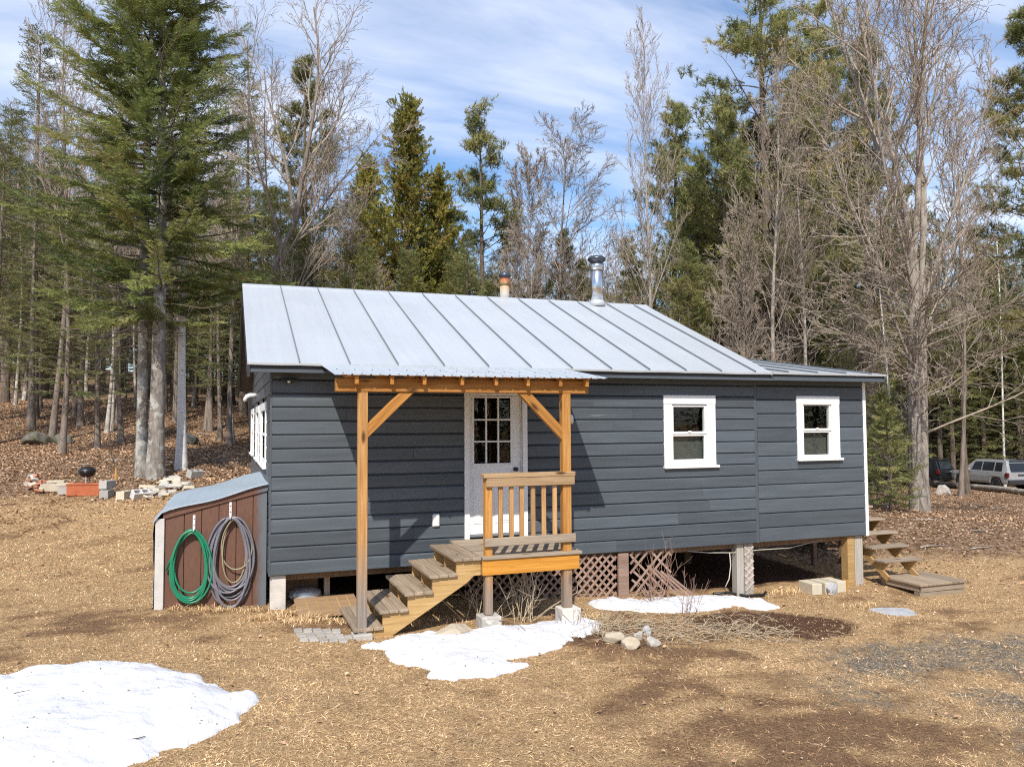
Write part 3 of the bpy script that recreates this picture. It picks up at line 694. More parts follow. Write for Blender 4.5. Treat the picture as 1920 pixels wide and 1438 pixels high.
# ---------------------------------------------------------------- entry porch
porch = thing('entry_porch', 'timber entry porch with corrugated metal roof over the cabin door', 'porch', (2.4, -1.5, -.55))
PY = -1.5
MB().box(.65, 4.02, PY-.06, PY+.05, 2.437, 2.605, .006).build('beam', M['wx'], porch)
lp = MB().box(.925, 1.04, PY-.055, PY+.055, gz(.98, PY)+.03, 2.435, .006).build('post', M['wz'], porch)
MB().box(.87, 1.10, PY-.11, PY+.11, gz(.98, PY)-.15, gz(.98, PY)+.045, .008).build('post_footing', M['concrete'], lp)
rp = MB().box(3.635, 3.755, PY-.055, PY+.055, -.395, 2.435, .006).build('post', M['wzr'], porch)
MB().box(3.58, 3.85, PY-.13, PY+.13, -.85, -.397, .012).build('post_footing', M['concrete'], rp)
np_ = MB().box(2.545, 2.645, PY-.05, PY+.05, -.40, 1.338, .006).build('post', M['wzr'], porch)
MB().box(2.47, 2.74, PY-.13, PY+.13, -.85, -.405, .012).build('post_footing', M['concrete'], np_)
def brace(p, q):
    d = Vector(q)-Vector(p)
    mb = MB().bar((0, 0, 0), (d.length, 0, 0), .075, .125, .005)
    o = mb.build('knee_brace', M['wd'], None); o.parent = porch; 
    o.location = Vector(p)-Vector((2.4, -1.5, -.55)); o.rotation_euler = (0, -math.atan2(d.z, d.x), 0)
brace((1.0, PY, 1.92), (1.70, PY, 2.60)); brace((3.68, PY, 1.86), (2.98, PY, 2.56))
PF, PB = -1.70, -.31; PZF, PZB = 2.635, 2.842
def pz(y): return PZF+(PZB-PZF)*(y-PF)/(PB-PF)
for i, x in enumerate((.89, 1.32, 1.727, 2.217, 2.672, 3.112, 3.574, 3.962)):
    MB().bar((x+rng.uniform(-.01, .01), -1.655, pz(-1.655)-.06), (x, -.03, pz(-.03)-.06-(.09 if False else 0)), .045, .092, .004).build('rafter', M['rail_x'] if i == 5 else M['wx'], porch) if False else \
    MB().bar((x, -1.655, pz(-1.655)-.068), (x, -.32, pz(-.32)-.068), .045, .10, .004).build('rafter', M['wx'], porch)
for y in (-1.62, -1.05, -.45): MB().box(.70, 4.12, y-.035, y+.035, pz(y)-.017, pz(y)-.003).build('purlin', M['wx'], porch)
sx = np.linspace(.615, 4.235, 5)
for a, b in zip(sx, sx[1:]):            # ribbed sheets
    mb = MB(); X = []; Zs = []
    nr = 4; w = (b-a)/nr
    for r in range(nr):
        o_ = a+r*w
        for dx, dz in ((0, 0), (w*.32, 0), (w*.36, .004), (w*.64, .004), (w*.68, 0), (w-.032, 0), (w-.024, .014), (w-.010, .014)): X.append(o_+dx); Zs.append(dz)
    X.append(b); Zs.append(0)
    V = [(x, y, pz(y)+dz+.0015*math.sin(x*2.2+y)) for y in (PF, -1.2, -.75, PB) for x, dz in zip(X, Zs)]; n_ = len(X)
    V += [(x, y, z-.004) for x, y, z in V[:n_]]
    fs = [(j*n_+i, j*n_+i+1, (j+1)*n_+i+1, (j+1)*n_+i) for j in range(3) for i in range(n_-1)] + [(4*n_+i, 4*n_+i+1, i+1, i) for i in range(n_-1)]
    sheet = mb.add(V, fs).build('roof_sheet', M['porch_roof'], porch)
    for r in range(nr):
        for y in (-1.62, -1.05):
            MB().lathe([(.011, 0), (.011, .006), (.006, .012)], (a+r*w+w*.5, y, pz(y)+.004), 7).build('screw', M['seam'], sheet)
# landing
DZ = .345
deck = MB().box(2.50, 3.855, PY-.075, PY-.036, .107, .303, .004).build('rim_board', M['rim'], porch)
MB().box(3.815, 3.853, PY-.034, -.03, .107, .303, .004).box(2.505, 2.543, PY-.034, -.03, .107, .303, .004).build('joist', M['strg'], deck)
for i, y in enumerate(np.arange(PY-.10, -.12, .145)):
    MB().box(2.495+rng.uniform(-.006, .006), 3.885+rng.uniform(-.008, .008), y, y+.139, .305, DZ, .005).build('deck_board', M['grey_x'], deck)
rail = MB().box(2.515, 3.80, PY-.095, PY+.06, 1.34, 1.395, .006).build('top_rail', M['rail_x'], porch)
MB().box(2.55, 3.79, PY-.092, PY-.056, 1.225, 1.336, .005).build('upper_rail_board', M['rail_x'], rail)
MB().box(2.53, 3.80, PY-.092, PY-.056, .468, .578, .005).build('lower_rail_board', M['grey_x'], rail)
for x in (2.758, 2.906, 3.05, 3.208, 3.36, 3.517):
    MB().box(x-.029, x+.029, PY-.054, PY-.016, .50, 1.32, .004).build('baluster', M['bal'], rail)
# porch steps
steps = thing('porch_steps', 'weathered wooden steps leading up to the porch landing', 'stairs', (1.6, -.95, -.55))
for yy in (-1.50, -.93, -.39):
    P = [(2.49, DZ-.045)]
    for k in range(4): P += [(2.17-.312*k, DZ-.045-.19*k), (2.17-.312*k, DZ-.045-.19*(k+1))]
    P += [(.93, DZ-.045-.76), (.93, -.66), (1.17, -.66), (2.36, .055), (2.49, .055)]
    P = [(2.49, DZ-.045), (2.17, DZ-.045), (2.17, .11), (1.858, .11), (1.858, -.08), (1.546, -.08), (1.546, -.27), (1.234, -.27), (1.234, -.46), (.95, -.46), (.95, -.64), (1.19, -.64), (2.30, .02), (2.40, .11), (2.49, .11)]
    # split the concave outline into convex pieces: vertical strips
    mb = MB(); xsn = sorted({p_[0] for p_ in P}); 
    def lowz(x): return -.64 if x <= 1.19 else (-.64+(x-1.19)/(1.11)*.66 if x <= 2.30 else (.02+(x-2.30)*.9 if x < 2.4 else .11))
    def topz(x): return -.46 if x < 1.234 else (-.27 if x < 1.546 else (-.08 if x < 1.858 else (.11 if x < 2.17 else DZ-.045)))
    for a, b in zip(xsn, xsn[1:]):
        t_ = topz((a+b)/2); mb.prism([(a, lowz(a)), (b, lowz(b)), (b, t_), (a, t_)], 'y', yy-.02, yy+.02)
    mb.build('stringer', M['strg'], steps)
for k in range(5):
    zt = DZ-.19*k; x1 = 2.49-.312*k if k else 2.488; x0 = 2.125-.312*k
    for j in range(3):
        w = (x1-x0+ (0 if k else 0))/3
        MB().box(x0+w*j, x0+w*(j+1)-.006, -1.56+rng.uniform(-.015, .015), -.32+rng.uniform(-.015, .015), zt-.042, zt+rng.uniform(-.002, .002), .006).build('tread', M['grey_y'], steps)
M['post_white'] = paint('weathered_white_post', (.50, .48, .45), .8, .14, ((.30, .27, .24), .62, 9), .3)
M['gloss_black'] = paint('black_enamel', (.010, .010, .011), .15, .05, None, 0)
M['block_white'] = paint('pale_concrete', (.58, .57, .55), .9, .1, None, .5, nscale=14)

# ---------------------------------------------------------------- trees
def tubes(polys, sides=4):
    """polys: list of (points (K,3), radii (K)); all become one vertex/quad list"""
    Vs, Qs, base = [], [], 0
    byk = {}
    for p, r in polys: byk.setdefault(len(p), []).append((p, r))
    for K, L in byk.items():
        P = np.array([a for a, _ in L], float); Rr = np.array([b for _, b in L], float); N = len(L)
        T = np.gradient(P, axis=1); T /= np.linalg.norm(T, axis=2, keepdims=True)+1e-9
        ref = np.where(np.abs(T[:, :1, 2:3]) > .8, np.array([1., .13, 0]), np.array([.1, .07, 1.]))
        nr = np.cross(T, ref); nr /= np.linalg.norm(nr, axis=2, keepdims=True)+1e-9; bn = np.cross(T, nr)
        a = np.linspace(0, 2*math.pi, sides, endpoint=False)
        V = P[:, :, None]+Rr[:, :, None, None]*(np.cos(a)[None, None, :, None]*nr[:, :, None]+np.sin(a)[None, None, :, None]*bn[:, :, None])
        idx = base+np.arange(N*K*sides).reshape(N, K, sides); nx_ = np.roll(idx, -1, axis=2)
        Qs.append(np.stack([idx[:, :-1], nx_[:, :-1], nx_[:, 1:], idx[:, 1:]], -1).reshape(-1, 4)); Vs.append(V.reshape(-1, 3)); base += N*K*sides
    return np.concatenate(Vs), np.concatenate(Qs)
def unit(v): return v/(np.linalg.norm(v)+1e-9)
def curve(rs, p, d, L, K, wob, up):
    """wandering polyline from p along d"""
    pts = [np.array(p, float)]; d = unit(np.array(d, float))
    for k in range(K-1):
        d = unit(d+rs.normal(0, wob, 3)+np.array([0, 0, up])); pts.append(pts[-1]+d*L/(K-1))
    return np.array(pts)
def grow(rs, polys, p, d, L, r, level, spec):
    """bare broadleaf branch with children; spec[level] = (children, length ratio, spread, wobble, up, K)"""
    nch, lr, spread, wob, up, K = spec[level]
    pts = curve(rs, p, d, L, K, wob, up); rad = np.linspace(r, max(r*.28, .0065), K)
    polys[min(level, 2)].append((pts, rad))
    if level+1 >= len(spec): return
    for c in range(nch):
        t = (c+rs.uniform(.2, 1))/nch*.82+.16; t = min(t, .98)
        k = t*(K-1); i = min(int(k), K-2); q = pts[i]+(pts[i+1]-pts[i])*(k-i); dd = unit(pts[i+1]-pts[i])
        side = unit(np.cross(dd, rs.normal(size=3))); a = spread*rs.uniform(.7, 1.25)
        nd = dd*math.cos(a)+side*math.sin(a)
        rr = rad[i]*rs.uniform(.45, .62)
        grow(rs, polys, q, nd, L*lr*rs.uniform(.65, 1.2)*(1.12-.55*t), max(rr, .0075), level+1, spec)
SIDES = {0: 8, 1: 5, 2: 3}
def bare_crown_meshes(name, polys):
    V0, Q0 = tubes(polys[0], 10)
    parts = []
    for lv in (1, 2):
        if polys[lv]:
            V, Q = tubes(polys[lv], 4 if lv == 1 else 3); parts.append((V, Q))
    n0 = 0; VV = []; QQ = []
    for V, Q in parts: VV.append(V); QQ.append(Q+n0); n0 += len(V)
    return np_mesh(name+'_trunk', V0, quads=Q0, smooth=True), np_mesh(name+'_branches', np.concatenate(VV), quads=np.concatenate(QQ), smooth=True)
def make_bare(seed, H, r, nlimb, first, spread, limb_ratio, spec, lean=(0, 0), wob=.035):
    rs = np.random.RandomState(seed); polys = {0: [], 1: [], 2: []}
    K = 12; t = np.linspace(0, 1, K)
    ph = rs.uniform(0, 6, 4); bend = np.stack([np.sin(t*3+ph[0])-np.sin(ph[0])+.4*(np.sin(t*8+ph[2])-np.sin(ph[2])), np.sin(t*3.4+ph[1])-np.sin(ph[1])+.4*(np.sin(t*7+ph[3])-np.sin(ph[3])), 0*t], 1)*wob*H*.4
    pts = np.stack([lean[0]*t*H, lean[1]*t*H, t*H], 1)+bend
    rad = r*(1-.93*t**.9); rad[0] *= 1.35; rad[1] *= 1.03
    polys[0].append((pts, rad))
    for c in range(nlimb):
        u = first+(1-first)*((c+rs.uniform(0, 1))/nlimb); k = u*(K-1); i = min(int(k), K-2); q = pts[i]+(pts[i+1]-pts[i])*(k-i)
        az_ = c*2.4+rs.uniform(-.6, .6); a = spread*rs.uniform(.75, 1.2)*(1.15-.5*u)
        d = np.array([math.cos(az_)*math.sin(a), math.sin(az_)*math.sin(a), math.cos(a)])
        L = H*limb_ratio*(1.1-.75*u)*rs.uniform(.6, 1.15)
        grow(rs, polys, q, d, max(L, .5), max(rad[i]*rs.uniform(.28, .5), .008), 0+1, spec)
    return polys
# foliage sprays -------------------------------------------------------------
def spray_spruce(rs, n=11):
    """flat fern-like spray, length 1 along +x: shoots as slender blades, needles ruffed round them"""
    V, T = [], []
    def blade(p, d, L, w, nrm):
        d = unit(d); s = unit(np.cross(nrm, d)); b = len(V)
        V.extend([p, p+d*L*.5+s*w, p+d*L*.5-s*w, p+d*L]); T.extend([(b, b+2, b+1), (b+1, b+2, b+3)])
    up = np.array([0, 0, 1.])
    for k in range(n):
        x = (k+.5)/n; 
        for sg in (-1, 1):
            L = (.42*(1-x)**.75+.12)*rs.uniform(.7, 1.15)
            d = np.array([.75, sg*.75, rs.uniform(-.28, .12)])
            blade(np.array([x, 0, -.05*x*x]), d, L, .030, unit(up+rs.normal(0, .55, 3)))
    for k in range(6):
        x = .12+k*.15; blade(np.array([x, 0, 0]), np.array([1, rs.uniform(-.5, .5), rs.uniform(-.1, .55)]), .26, .026, rs.normal(size=3))
    return np.array(V), np.array(T)
def spray_pine(rs, n=20):
    """tuft of long soft needles fanned forward, length 1"""
    V, T = [], []
    for k in range(n):
        a = rs.uniform(0, 6.28); th = abs(rs.normal(.55, .42)); d = np.array([math.cos(th), math.sin(th)*math.cos(a), math.sin(th)*math.sin(a)])
        s = unit(np.cross(d, rs.normal(size=3)))*.045; p = np.array([rs.uniform(-.9, .25), 0, 0]); b = len(V)
        L = rs.uniform(.6, 1.0); V.extend([p+s, p-s, p+d*L]); T.append((b, b+1, b+2))
    return np.array(V), np.array(T)
def spray_cedar(rs, n=9):
    V, T = [], []
    up = np.array([0, 0, 1.])
    for k in range(n):
        x = (k+.5)/n
        for sg in (-1, 1):
            L = (.34*(1-x)**.5+.1)*rs.uniform(.6, 1.2); d = unit(np.array([.8, sg*.6, rs.uniform(-.2, .4)])); nn = unit(up+rs.normal(0, .7, 3)); s = unit(np.cross(nn, d))*.07
            p = np.array([x, 0, rs.uniform(-.05, .05)]); b = len(V)
            V.extend([p, p+d*L*.5+s, p+d*L*.5-s, p+d*L]); T.extend([(b, b+2, b+1), (b+1, b+2, b+3)])
    return np.array(V), np.array(T)
def bake(templ, frames, tints):
    """templ: list of (V,T); frames: (N,3,4) axes columns*scale + origin"""
    Vs, Ts, A, base = [], [], [], 0; N = len(frames); rs = np.random.RandomState(N); pick = rs.randint(0, len(templ), N)
    for j, (V, T) in enumerate(templ):
        Fm = frames[pick == j]; tn = tints[pick == j]
        if not len(Fm): continue
        W = np.einsum('nij,vj->nvi', Fm[:, :, :3], V)+Fm[:, None, :, 3]
        Ts.append((T[None]+(base+np.arange(len(Fm))*len(V))[:, None, None]).reshape(-1, 3)); Vs.append(W.reshape(-1, 3)); A.append(np.repeat(tn, len(V))); base += len(Fm)*len(V)
    return np.concatenate(Vs), np.concatenate(Ts), np.concatenate(A)
def frame(p, d, up, s, flip=1.0):
    d = unit(d); y = unit(np.cross(up, d)); z = np.cross(d, y)
    m_ = np.empty((3, 4)); m_[:, 0] = d*s; m_[:, 1] = y*s*flip; m_[:, 2] = z*s; m_[:, 3] = p; return m_
_rs0 = np.random.RandomState(77)
T_SPRUCE = [spray_spruce(_rs0) for _ in range(4)]; T_SPRUCE_LO = [spray_spruce(_rs0, 6) for _ in range(3)]
T_PINE = [spray_pine(_rs0) for _ in range(4)]; T_CEDAR = [spray_cedar(_rs0) for _ in range(4)]
def make_conifer(name, seed, H, r, kind='spruce', base=.12, width=3.0, nbr=150, spray=.55, nspray=13, templ=None, density=1.0, ragged=.3, lean=(0, 0), dead=.0, shape=.8, droop=-.25, bare_to=.0, side=None):
    rs = np.random.RandomState(seed); K = 14; t = np.linspace(0, 1, K)
    tp = np.stack([lean[0]*t*H+np.sin(t*5+seed)*.06, lean[1]*t*H+np.cos(t*4+seed)*.06, t*H], 1)
    rad = r*(1-t*.97)**.85+.004; rad[0] *= 1.28
    tp -= tp[0]
    Vt, Qt = tubes([(tp, rad)], 10)
    br, fr, tn, deadp = [], [], [], []
    for i in range(nbr):
        u = base+(1-base)*((i+rs.uniform(0, 1))/nbr)**(.9); h = u*H
        k = u*(K-1); j = min(int(k), K-2); p = tp[j]+(tp[j+1]-tp[j])*(k-j)
        az_ = i*2.39996+rs.uniform(-.5, .5)
        if kind == 'pine': az_ = rs.uniform(0, 6.283)
        prof = max(.06, (1-(u-base)/(1-base)))**shape*min(1, .55+(u-base)*4)
        L = width*prof*rs.uniform(1-ragged, 1+ragged*.6)
        if side is not None: L *= 1+.35*math.cos(az_-side)
        if kind == 'spruce': el = droop+.75*u**1.5+rs.uniform(-.12, .12)
        elif kind == 'pine': el = -.02+.5*u**2+rs.uniform(-.15, .2)
        else: el = .35+.5*u+rs.uniform(-.2, .2)
        d = np.array([math.cos(az_)*math.cos(el), math.sin(az_)*math.cos(el), math.sin(el)])
        up = {'spruce': .05, 'pine': .10, 'cedar': .10}[kind]
        KB = 6; pts = curve(rs, p, d, L, KB, .09, up)
        rb = max(.012, .028*L/3+.006); br.append((pts, np.linspace(rb, .005, KB)))
        if rs.rand() < dead or u < bare_to:
            for q in range(7):
                tt = rs.uniform(.2, .95)*(KB-1); jj = min(int(tt), KB-2); pp = pts[jj]+(pts[jj+1]-pts[jj])*(tt-jj)
                br.append((curve(rs, pp, unit(pts[jj+1]-pts[jj])+rs.normal(0, .7, 3), L*.3*rs.uniform(.4, 1), 4, .25, -.06), np.linspace(.007, .004, 4)))
            if u < bare_to or rs.rand() < .6: continue
        bt = np.clip(rs.normal(.5, .22), 0, 1)
        n_ = max(3, int(nspray*density*(.35+.65*L/width)))
        for q in range(n_):
            if kind == 'pine': tt = 1-.68*rs.rand()**1.2
            else: tt = .22+.78*(q+rs.rand())/n_
            kk = tt*(KB-1); jj = min(int(kk), KB-2); pp = pts[jj]+(pts[jj+1]-pts[jj])*(kk-jj); bd = unit(pts[jj+1]-pts[jj])
            if kind == 'spruce':
                sg = 1 if q % 2 else -1; lat = unit(np.cross([0, 0, 1.], bd)); sd = unit(bd*.75+lat*sg*rs.uniform(.25, 1.0)+np.array([0, 0, rs.uniform(-.45, .30)]))
                s_ = spray*rs.uniform(.65, 1.2)*(1.15-.45*tt)
                fr.append(frame(pp, sd, unit(np.array([rs.normal(0, .5), rs.normal(0, .5), 1])), s_)); tn.append(np.clip(bt+rs.normal(0, .13), 0, 1))
            elif kind == 'pine':
                lat = unit(np.cross(bd, [0, 0, 1.])); off = lat*rs.uniform(-1, 1)*min(L*.30, .95)*(.35+.65*tt)+bd*rs.uniform(0, .25)+np.array([0, 0, rs.uniform(.0, .16)])
                tip = pp+off
                if q % 3 == 0: br.append((np.array([pp, pp+off*.55+bd*.05, tip]), np.array([.010, .007, .005])))
                for w in range(4):
                    sd = unit(bd*.5+rs.normal(0, .55, 3)+np.array([0, 0, .55])); s_ = spray*rs.uniform(.7, 1.25)
                    fr.append(frame(tip+rs.normal(0, 1, 3)*np.array([.15, .15, .06]), sd, unit(rs.normal(size=3)+np.array([0, 0, .1])), s_)); tn.append(np.clip(bt+rs.normal(0, .15), 0, 1))
            else:
                sd = unit(bd*.6+rs.normal(0, .5, 3)+np.array([0, 0, .25])); s_ = spray*rs.uniform(.6, 1.25)
                fr.append(frame(pp+rs.normal(0, .12, 3), sd, unit(rs.normal(size=3)), s_)); tn.append(np.clip(bt+rs.normal(0, .15), 0, 1))
    Vb, Qb = tubes(br, 3)
    Vc, Tc, A = bake(templ, np.array(fr), np.array(tn))
    return (np_mesh(name+'_trunk', Vt, quads=Qt, smooth=True), np_mesh(name+'_boughs', Vb, quads=Qb, smooth=True), np_mesh(name+'_foliage', Vc, tris=Tc, attrs={'tint': A}))
M['bark_spruce'] = bark('spruce_bark', (.12, .10, .085), (.33, .30, .265), 9, (1, 1, .35), (.40, .40, .36))
M['bark_grey'] = bark('grey_bark', (.10, .08, .066), (.30, .25, .21), 11, (1, 1, .2))
M['bark_birch'] = bark('birch_bark', (.62, .60, .56), (.80, .78, .74), 7, (1, 1, .8), None, True)
M['bark_pale'] = bark('pale_bark', (.22, .19, .16), (.42, .375, .32), 10, (1, 1, .35), (.5, .48, .44))
M['bark_dark'] = bark('dark_bark', (.065, .05, .04), (.19, .15, .12), 10, (1, 1, .3))
M['twig'] = bark('twig_bark', (.225, .18, .14), (.44, .37, .30), 3, (1, 1, 1))
M['twig_red'] = bark('twig_bark_brown', (.20, .165, .13), (.37, .31, .255), 3, (1, 1, 1))
M['bough'] = bark('bough_bark', (.085, .065, .05), (.21, .175, .145), 5, (1, 1, 1))
M['f_spruce'] = foliage('spruce_needles', [(0, (.09, .13, .045)), (.45, (.22, .262, .084)), (.8, (.34, .365, .12)), (1, (.44, .40, .165))], .3)
M['f_fir'] = foliage('fir_needles', [(0, (.11, .13, .055)), (.5, (.215, .23, .088)), (1, (.33, .31, .12))], .3)
M['f_pine'] = foliage('pine_needles', [(0, (.135, .155, .06)), (.5, (.255, .265, .10)), (.85, (.35, .325, .125)), (1, (.41, .31, .15))], .3)
M['f_cedar'] = foliage('cedar_sprays', [(0, (.13, .135, .034)), (.5, (.275, .26, .058)), (.85, (.39, .345, .08)), (1, (.40, .28, .10))], .3)
GROUPS = {}
def plant(name, meshes, mats, names, px, d, label, cat='tree', group=None, scale=1.0, rot=0.0, py=None, pos=None, sz=None):
    if pos is None:
        q = at(px, 793, d); pos = (q[0], q[1], gz(q[0], q[1])-.06)
    o = thing(name, label, cat, pos, group)
    o.rotation_euler = (0, 0, rot); o.scale = (scale, scale, sz or scale)
    for me, mt, nm in zip(meshes, mats, names):
        if not me.materials: me.materials.append(mt)
        c = bpy.data.objects.new(nm, me); COL.objects.link(c); c.parent = o
        if me.materials[0] != mt: c.material_slots[0].link = 'OBJECT'; c.material_slots[0].material = mt
    return o
CN = ('trunk', 'branches', 'crown'); BN = ('trunk', 'crown')
def top_scale(px, d, top_py, H):
    """scale so that a tree rooted at depth d reaches the given row of the photograph"""
    q = at(px, 793, d); zt = at(px, top_py, d)[2]; return (zt-gz(q[0], q[1]))/H

# big double spruce
bs1 = make_conifer('spruce_a', 3, 19.5, .15, 'spruce', .20, 3.5, 235, .44, 42, T_SPRUCE, 1.0, .5, (.004, 0), .18, .62, -.16, .22)
bs2 = make_conifer('spruce_b', 8, 17.5, .205, 'spruce', .21, 3.5, 225, .44, 42, T_SPRUCE, 1.0, .5, (.006, .004), .18, .62, -.16, .23)
SPM = (M['bark_spruce'], M['bough'], M['f_spruce'])
def base_at(px, py, d, dz=-.06): q = at(px, py, d); return (q[0], q[1], gz(q[0], q[1])+dz)
plant('spruce_tree', bs1, SPM, CN, 0, 0, 'tall spruce with twin trunk, darker left stem, beside the rubble pile', pos=base_at(266, 893, 21))
plant('spruce_tree', bs2, SPM, CN, 0, 0, 'tall spruce with pale thick trunk, right stem of the pair by the rubble', pos=base_at(291, 893, 20.8), rot=1.9)
# library of shared trees
fir_s = make_conifer('fir_s', 21, 9.0, .10, 'spruce', .22, 1.75, 80, .46, 11, T_SPRUCE_LO, 1.0, .4, (0, 0), .15, .8, -.15, .25)
fir_m = make_conifer('fir_m', 22, 14.0, .17, 'spruce', .20, 2.3, 130, .55, 13, T_SPRUCE_LO, 1.0, .4, (0, 0), .12, .7, -.18, .22)
hemlock = make_conifer('hemlock', 25, 13.0, .2, 'spruce', .04, 3.0, 150, .62, 15, T_SPRUCE_LO, 1.0, .35, (0, 0), .05, .75, -.1, 0)
pine_a = make_conifer('pine_a', 31, 19.0, .25, 'pine', .30, 4.3, 72, .24, 22, T_PINE, 1.0, .45, (.01, 0), .1, .55, 0, 0)
pine_b = make_conifer('pine_b', 37, 17.0, .20, 'pine', .28, 3.6, 66, .24, 20, T_PINE, 1.0, .5, (-.01, 0), .1, .75, 0, 0)
pine_y = make_conifer('pine_y', 39, 13.0, .14, 'pine', .25, 2.9, 52, .24, 16, T_PINE, 1.0, .5, (0, 0), .0, .95, 0, 0)
cedar = make_conifer('cedar', 41, 14.5, .24, 'cedar', .06, 2.7, 190, .32, 38, T_CEDAR, 1.0, .55, (0, 0), .0, .62, 0, 0)
sapling = make_conifer('sapling', 51, 3.0, .035, 'spruce', .03, 1.15, 60, .34, 12, T_SPRUCE, 1.0, .3, (0, 0), 0, .75, -.05, 0)
SPEC_W = [None, (9, .5, .62, .10, .05, 5), (7, .52, .6, .13, .05, 4), (4, .55, .6, .2, .04, 3), (0, .5, .5, .2, .04, 3)]
SPEC_L = [None, (7, .5, .6, .12, .06, 5), (5, .52, .6, .16, .06, 4), (0, .55, .6, .2, .05, 3)]
SPEC_U = [None, (8, .48, .5, .08, .10, 5), (5, .5, .5, .12, .10, 4), (2, .55, .5, .2, .06, 3), (0, .5, .5, .2, .04, 3)]
def fixspec(sp): return sp
bare_w = bare_crown_meshes('bare_w', make_bare(61, 15.0, .14, 34, .25, .95, .36, SPEC_W))
bare_u = bare_crown_meshes('bare_u', make_bare(62, 17.0, .13, 32, .36, .62, .30, SPEC_U))
bare_t = bare_crown_meshes('bare_t', make_bare(63, 13.0, .085, 26, .32, .75, .24, SPEC_L))
bare_p = bare_crown_meshes('bare_p', make_bare(64, 12.0, .07, 22, .40, .8, .20, SPEC_L, (.03, .01)))
bush_t = bare_crown_meshes('bush_t', make_bare(65, 8.0, .06, 34, .10, .8, .34, SPEC_W))
# branching maple at the right of the cabin
def make_maple():
    rs = np.random.RandomState(91); polys = {0: [], 1: [], 2: []}
    K = 8; t = np.linspace(0, 1, K)
    trunk = np.stack([-.06*np.sin(t*5), .03*np.sin(t*4), t*7.6], 1); rad = .20-.06*t; rad[0] = .29; rad[1] = .215
    polys[0].append((trunk, rad))
    second = np.stack([.28+.10*t*2.2, .1*np.ones(K), t*7.2], 1); second[0] = (.28, .02, 0); polys[0].append((second, np.linspace(.15, .11, K)))
    stems = [(trunk[-1], (-.15, .05, 1), 11, .085), (trunk[-1], (-.04, .12, 1), 12, .10), (trunk[-1], (.05, -.05, 1), 12, .09), (trunk[-2], (-.28, -.1, 1), 9, .06), (second[-1], (.07, .1, 1), 11, .08), (second[-1], (.18, 0, 1), 10, .065), (second[-2], (.38, -.1, 1), 8, .055), (trunk[-3], (-.42, .1, 1), 8, .05), (second[-3], (.65, .1, 1), 7, .045), (trunk[-4], (-.55, -.15, 1), 7, .045)]
    spec = [(14, .36, .5, .05, .06, 8), (7, .48, .6, .12, .05, 5), (5, .5, .6, .16, .04, 3), (1, .55, .6, .2, .03, 3), (0, 1, .5, .2, 0, 3)]
    for p, d, L, r in stems: grow(rs, polys, p, d, L, r, 0, spec)
    spec2 = [None, (9, .42, .6, .10, .015, 7), (6, .5, .65, .16, .02, 4), (2, .5, .6, .2, .02, 3), (0, 1, .5, .2, 0, 3)]
    for i in range(30):                       # long thin low limbs, most towards the cabin
        h = rs.uniform(2.2, 6.6); az_ = rs.normal(math.pi+.35, .55) if i % 3 else rs.uniform(-1.2, 1.2)
        a = rs.uniform(1.05, 1.45); d = (math.cos(az_)*math.sin(a), math.sin(az_)*math.sin(a), math.cos(a))
        grow(rs, polys, (0 if i % 3 else .4, 0, h), d, rs.uniform(2.6, 5.6), rs.uniform(.022, .038), 1, spec2)
    return bare_crown_meshes('maple', polys)
maple = make_maple()
def make_leanmaple():
    rs = np.random.RandomState(17); polys = {0: [], 1: [], 2: []}
    K = 9; t = np.linspace(0, 1, K)
    trunk = np.stack([-.55*np.sin(t*2.2)+1.9*t**2, .2*t, t*9.0], 1); polys[0].append((trunk, np.linspace(.13, .07, K)))
    spec = [(14, .45, .6, .06, .06, 7), (7, .5, .6, .12, .05, 4), (5, .5, .6, .16, .04, 3), (1, .55, .6, .2, .03, 3), (0, 1, .5, .2, 0, 3)]
    for p, d, L, r in [(trunk[-1], (.12, 0, 1), 9, .10), (trunk[-1], (-.18, .1, 1), 8, .085), (trunk[-2], (.5, .1, 1), 7.5, .08), (trunk[-3], (.85, 0, 1), 7, .075), (trunk[-4], (-.55, .1, 1), 6, .06), (trunk[4], (1.1, -.1, .8), 6, .06), (trunk[3], (1.3, .1, .7), 5.5, .05), (trunk[-2], (-.3, -.1, 1), 8, .07)]: grow(rs, polys, p, d, L, r, 0, spec)
    return bare_crown_meshes('leaning_maple', polys)
lmaple = make_leanmaple()
BW = (M['bark_grey'], M['twig']); BP = (M['bark_pale'], M['twig']); BB = (M['bark_birch'], M['twig']); BR = (M['bark_grey'], M['twig_red'])
PM = (M['bark_dark'], M['bough'], M['f_pine']); FM = (M['bark_grey'], M['bough'], M['f_fir']); CM = (M['bark_dark'], M['bough'], M['f_cedar']); HM = (M['bark_dark'], M['bough'], M['f_fir'])
M['bark_maple'] = bark('maple_bark', (.17, .145, .12), (.40, .35, .30), 12, (1, 1, .2))
plant('maple_tree', maple, (M['bark_maple'], M['twig']), BN, 0, 0, 'large bare maple with thick forked trunk beside the right wall of the cabin', pos=base_at(1724, 970, 23))
plant('maple_tree', lmaple, BW, BN, 492, 30, 'bare maple with leaning curved trunk rising behind the cabin ridge', pos=base_at(478, 793, 30))
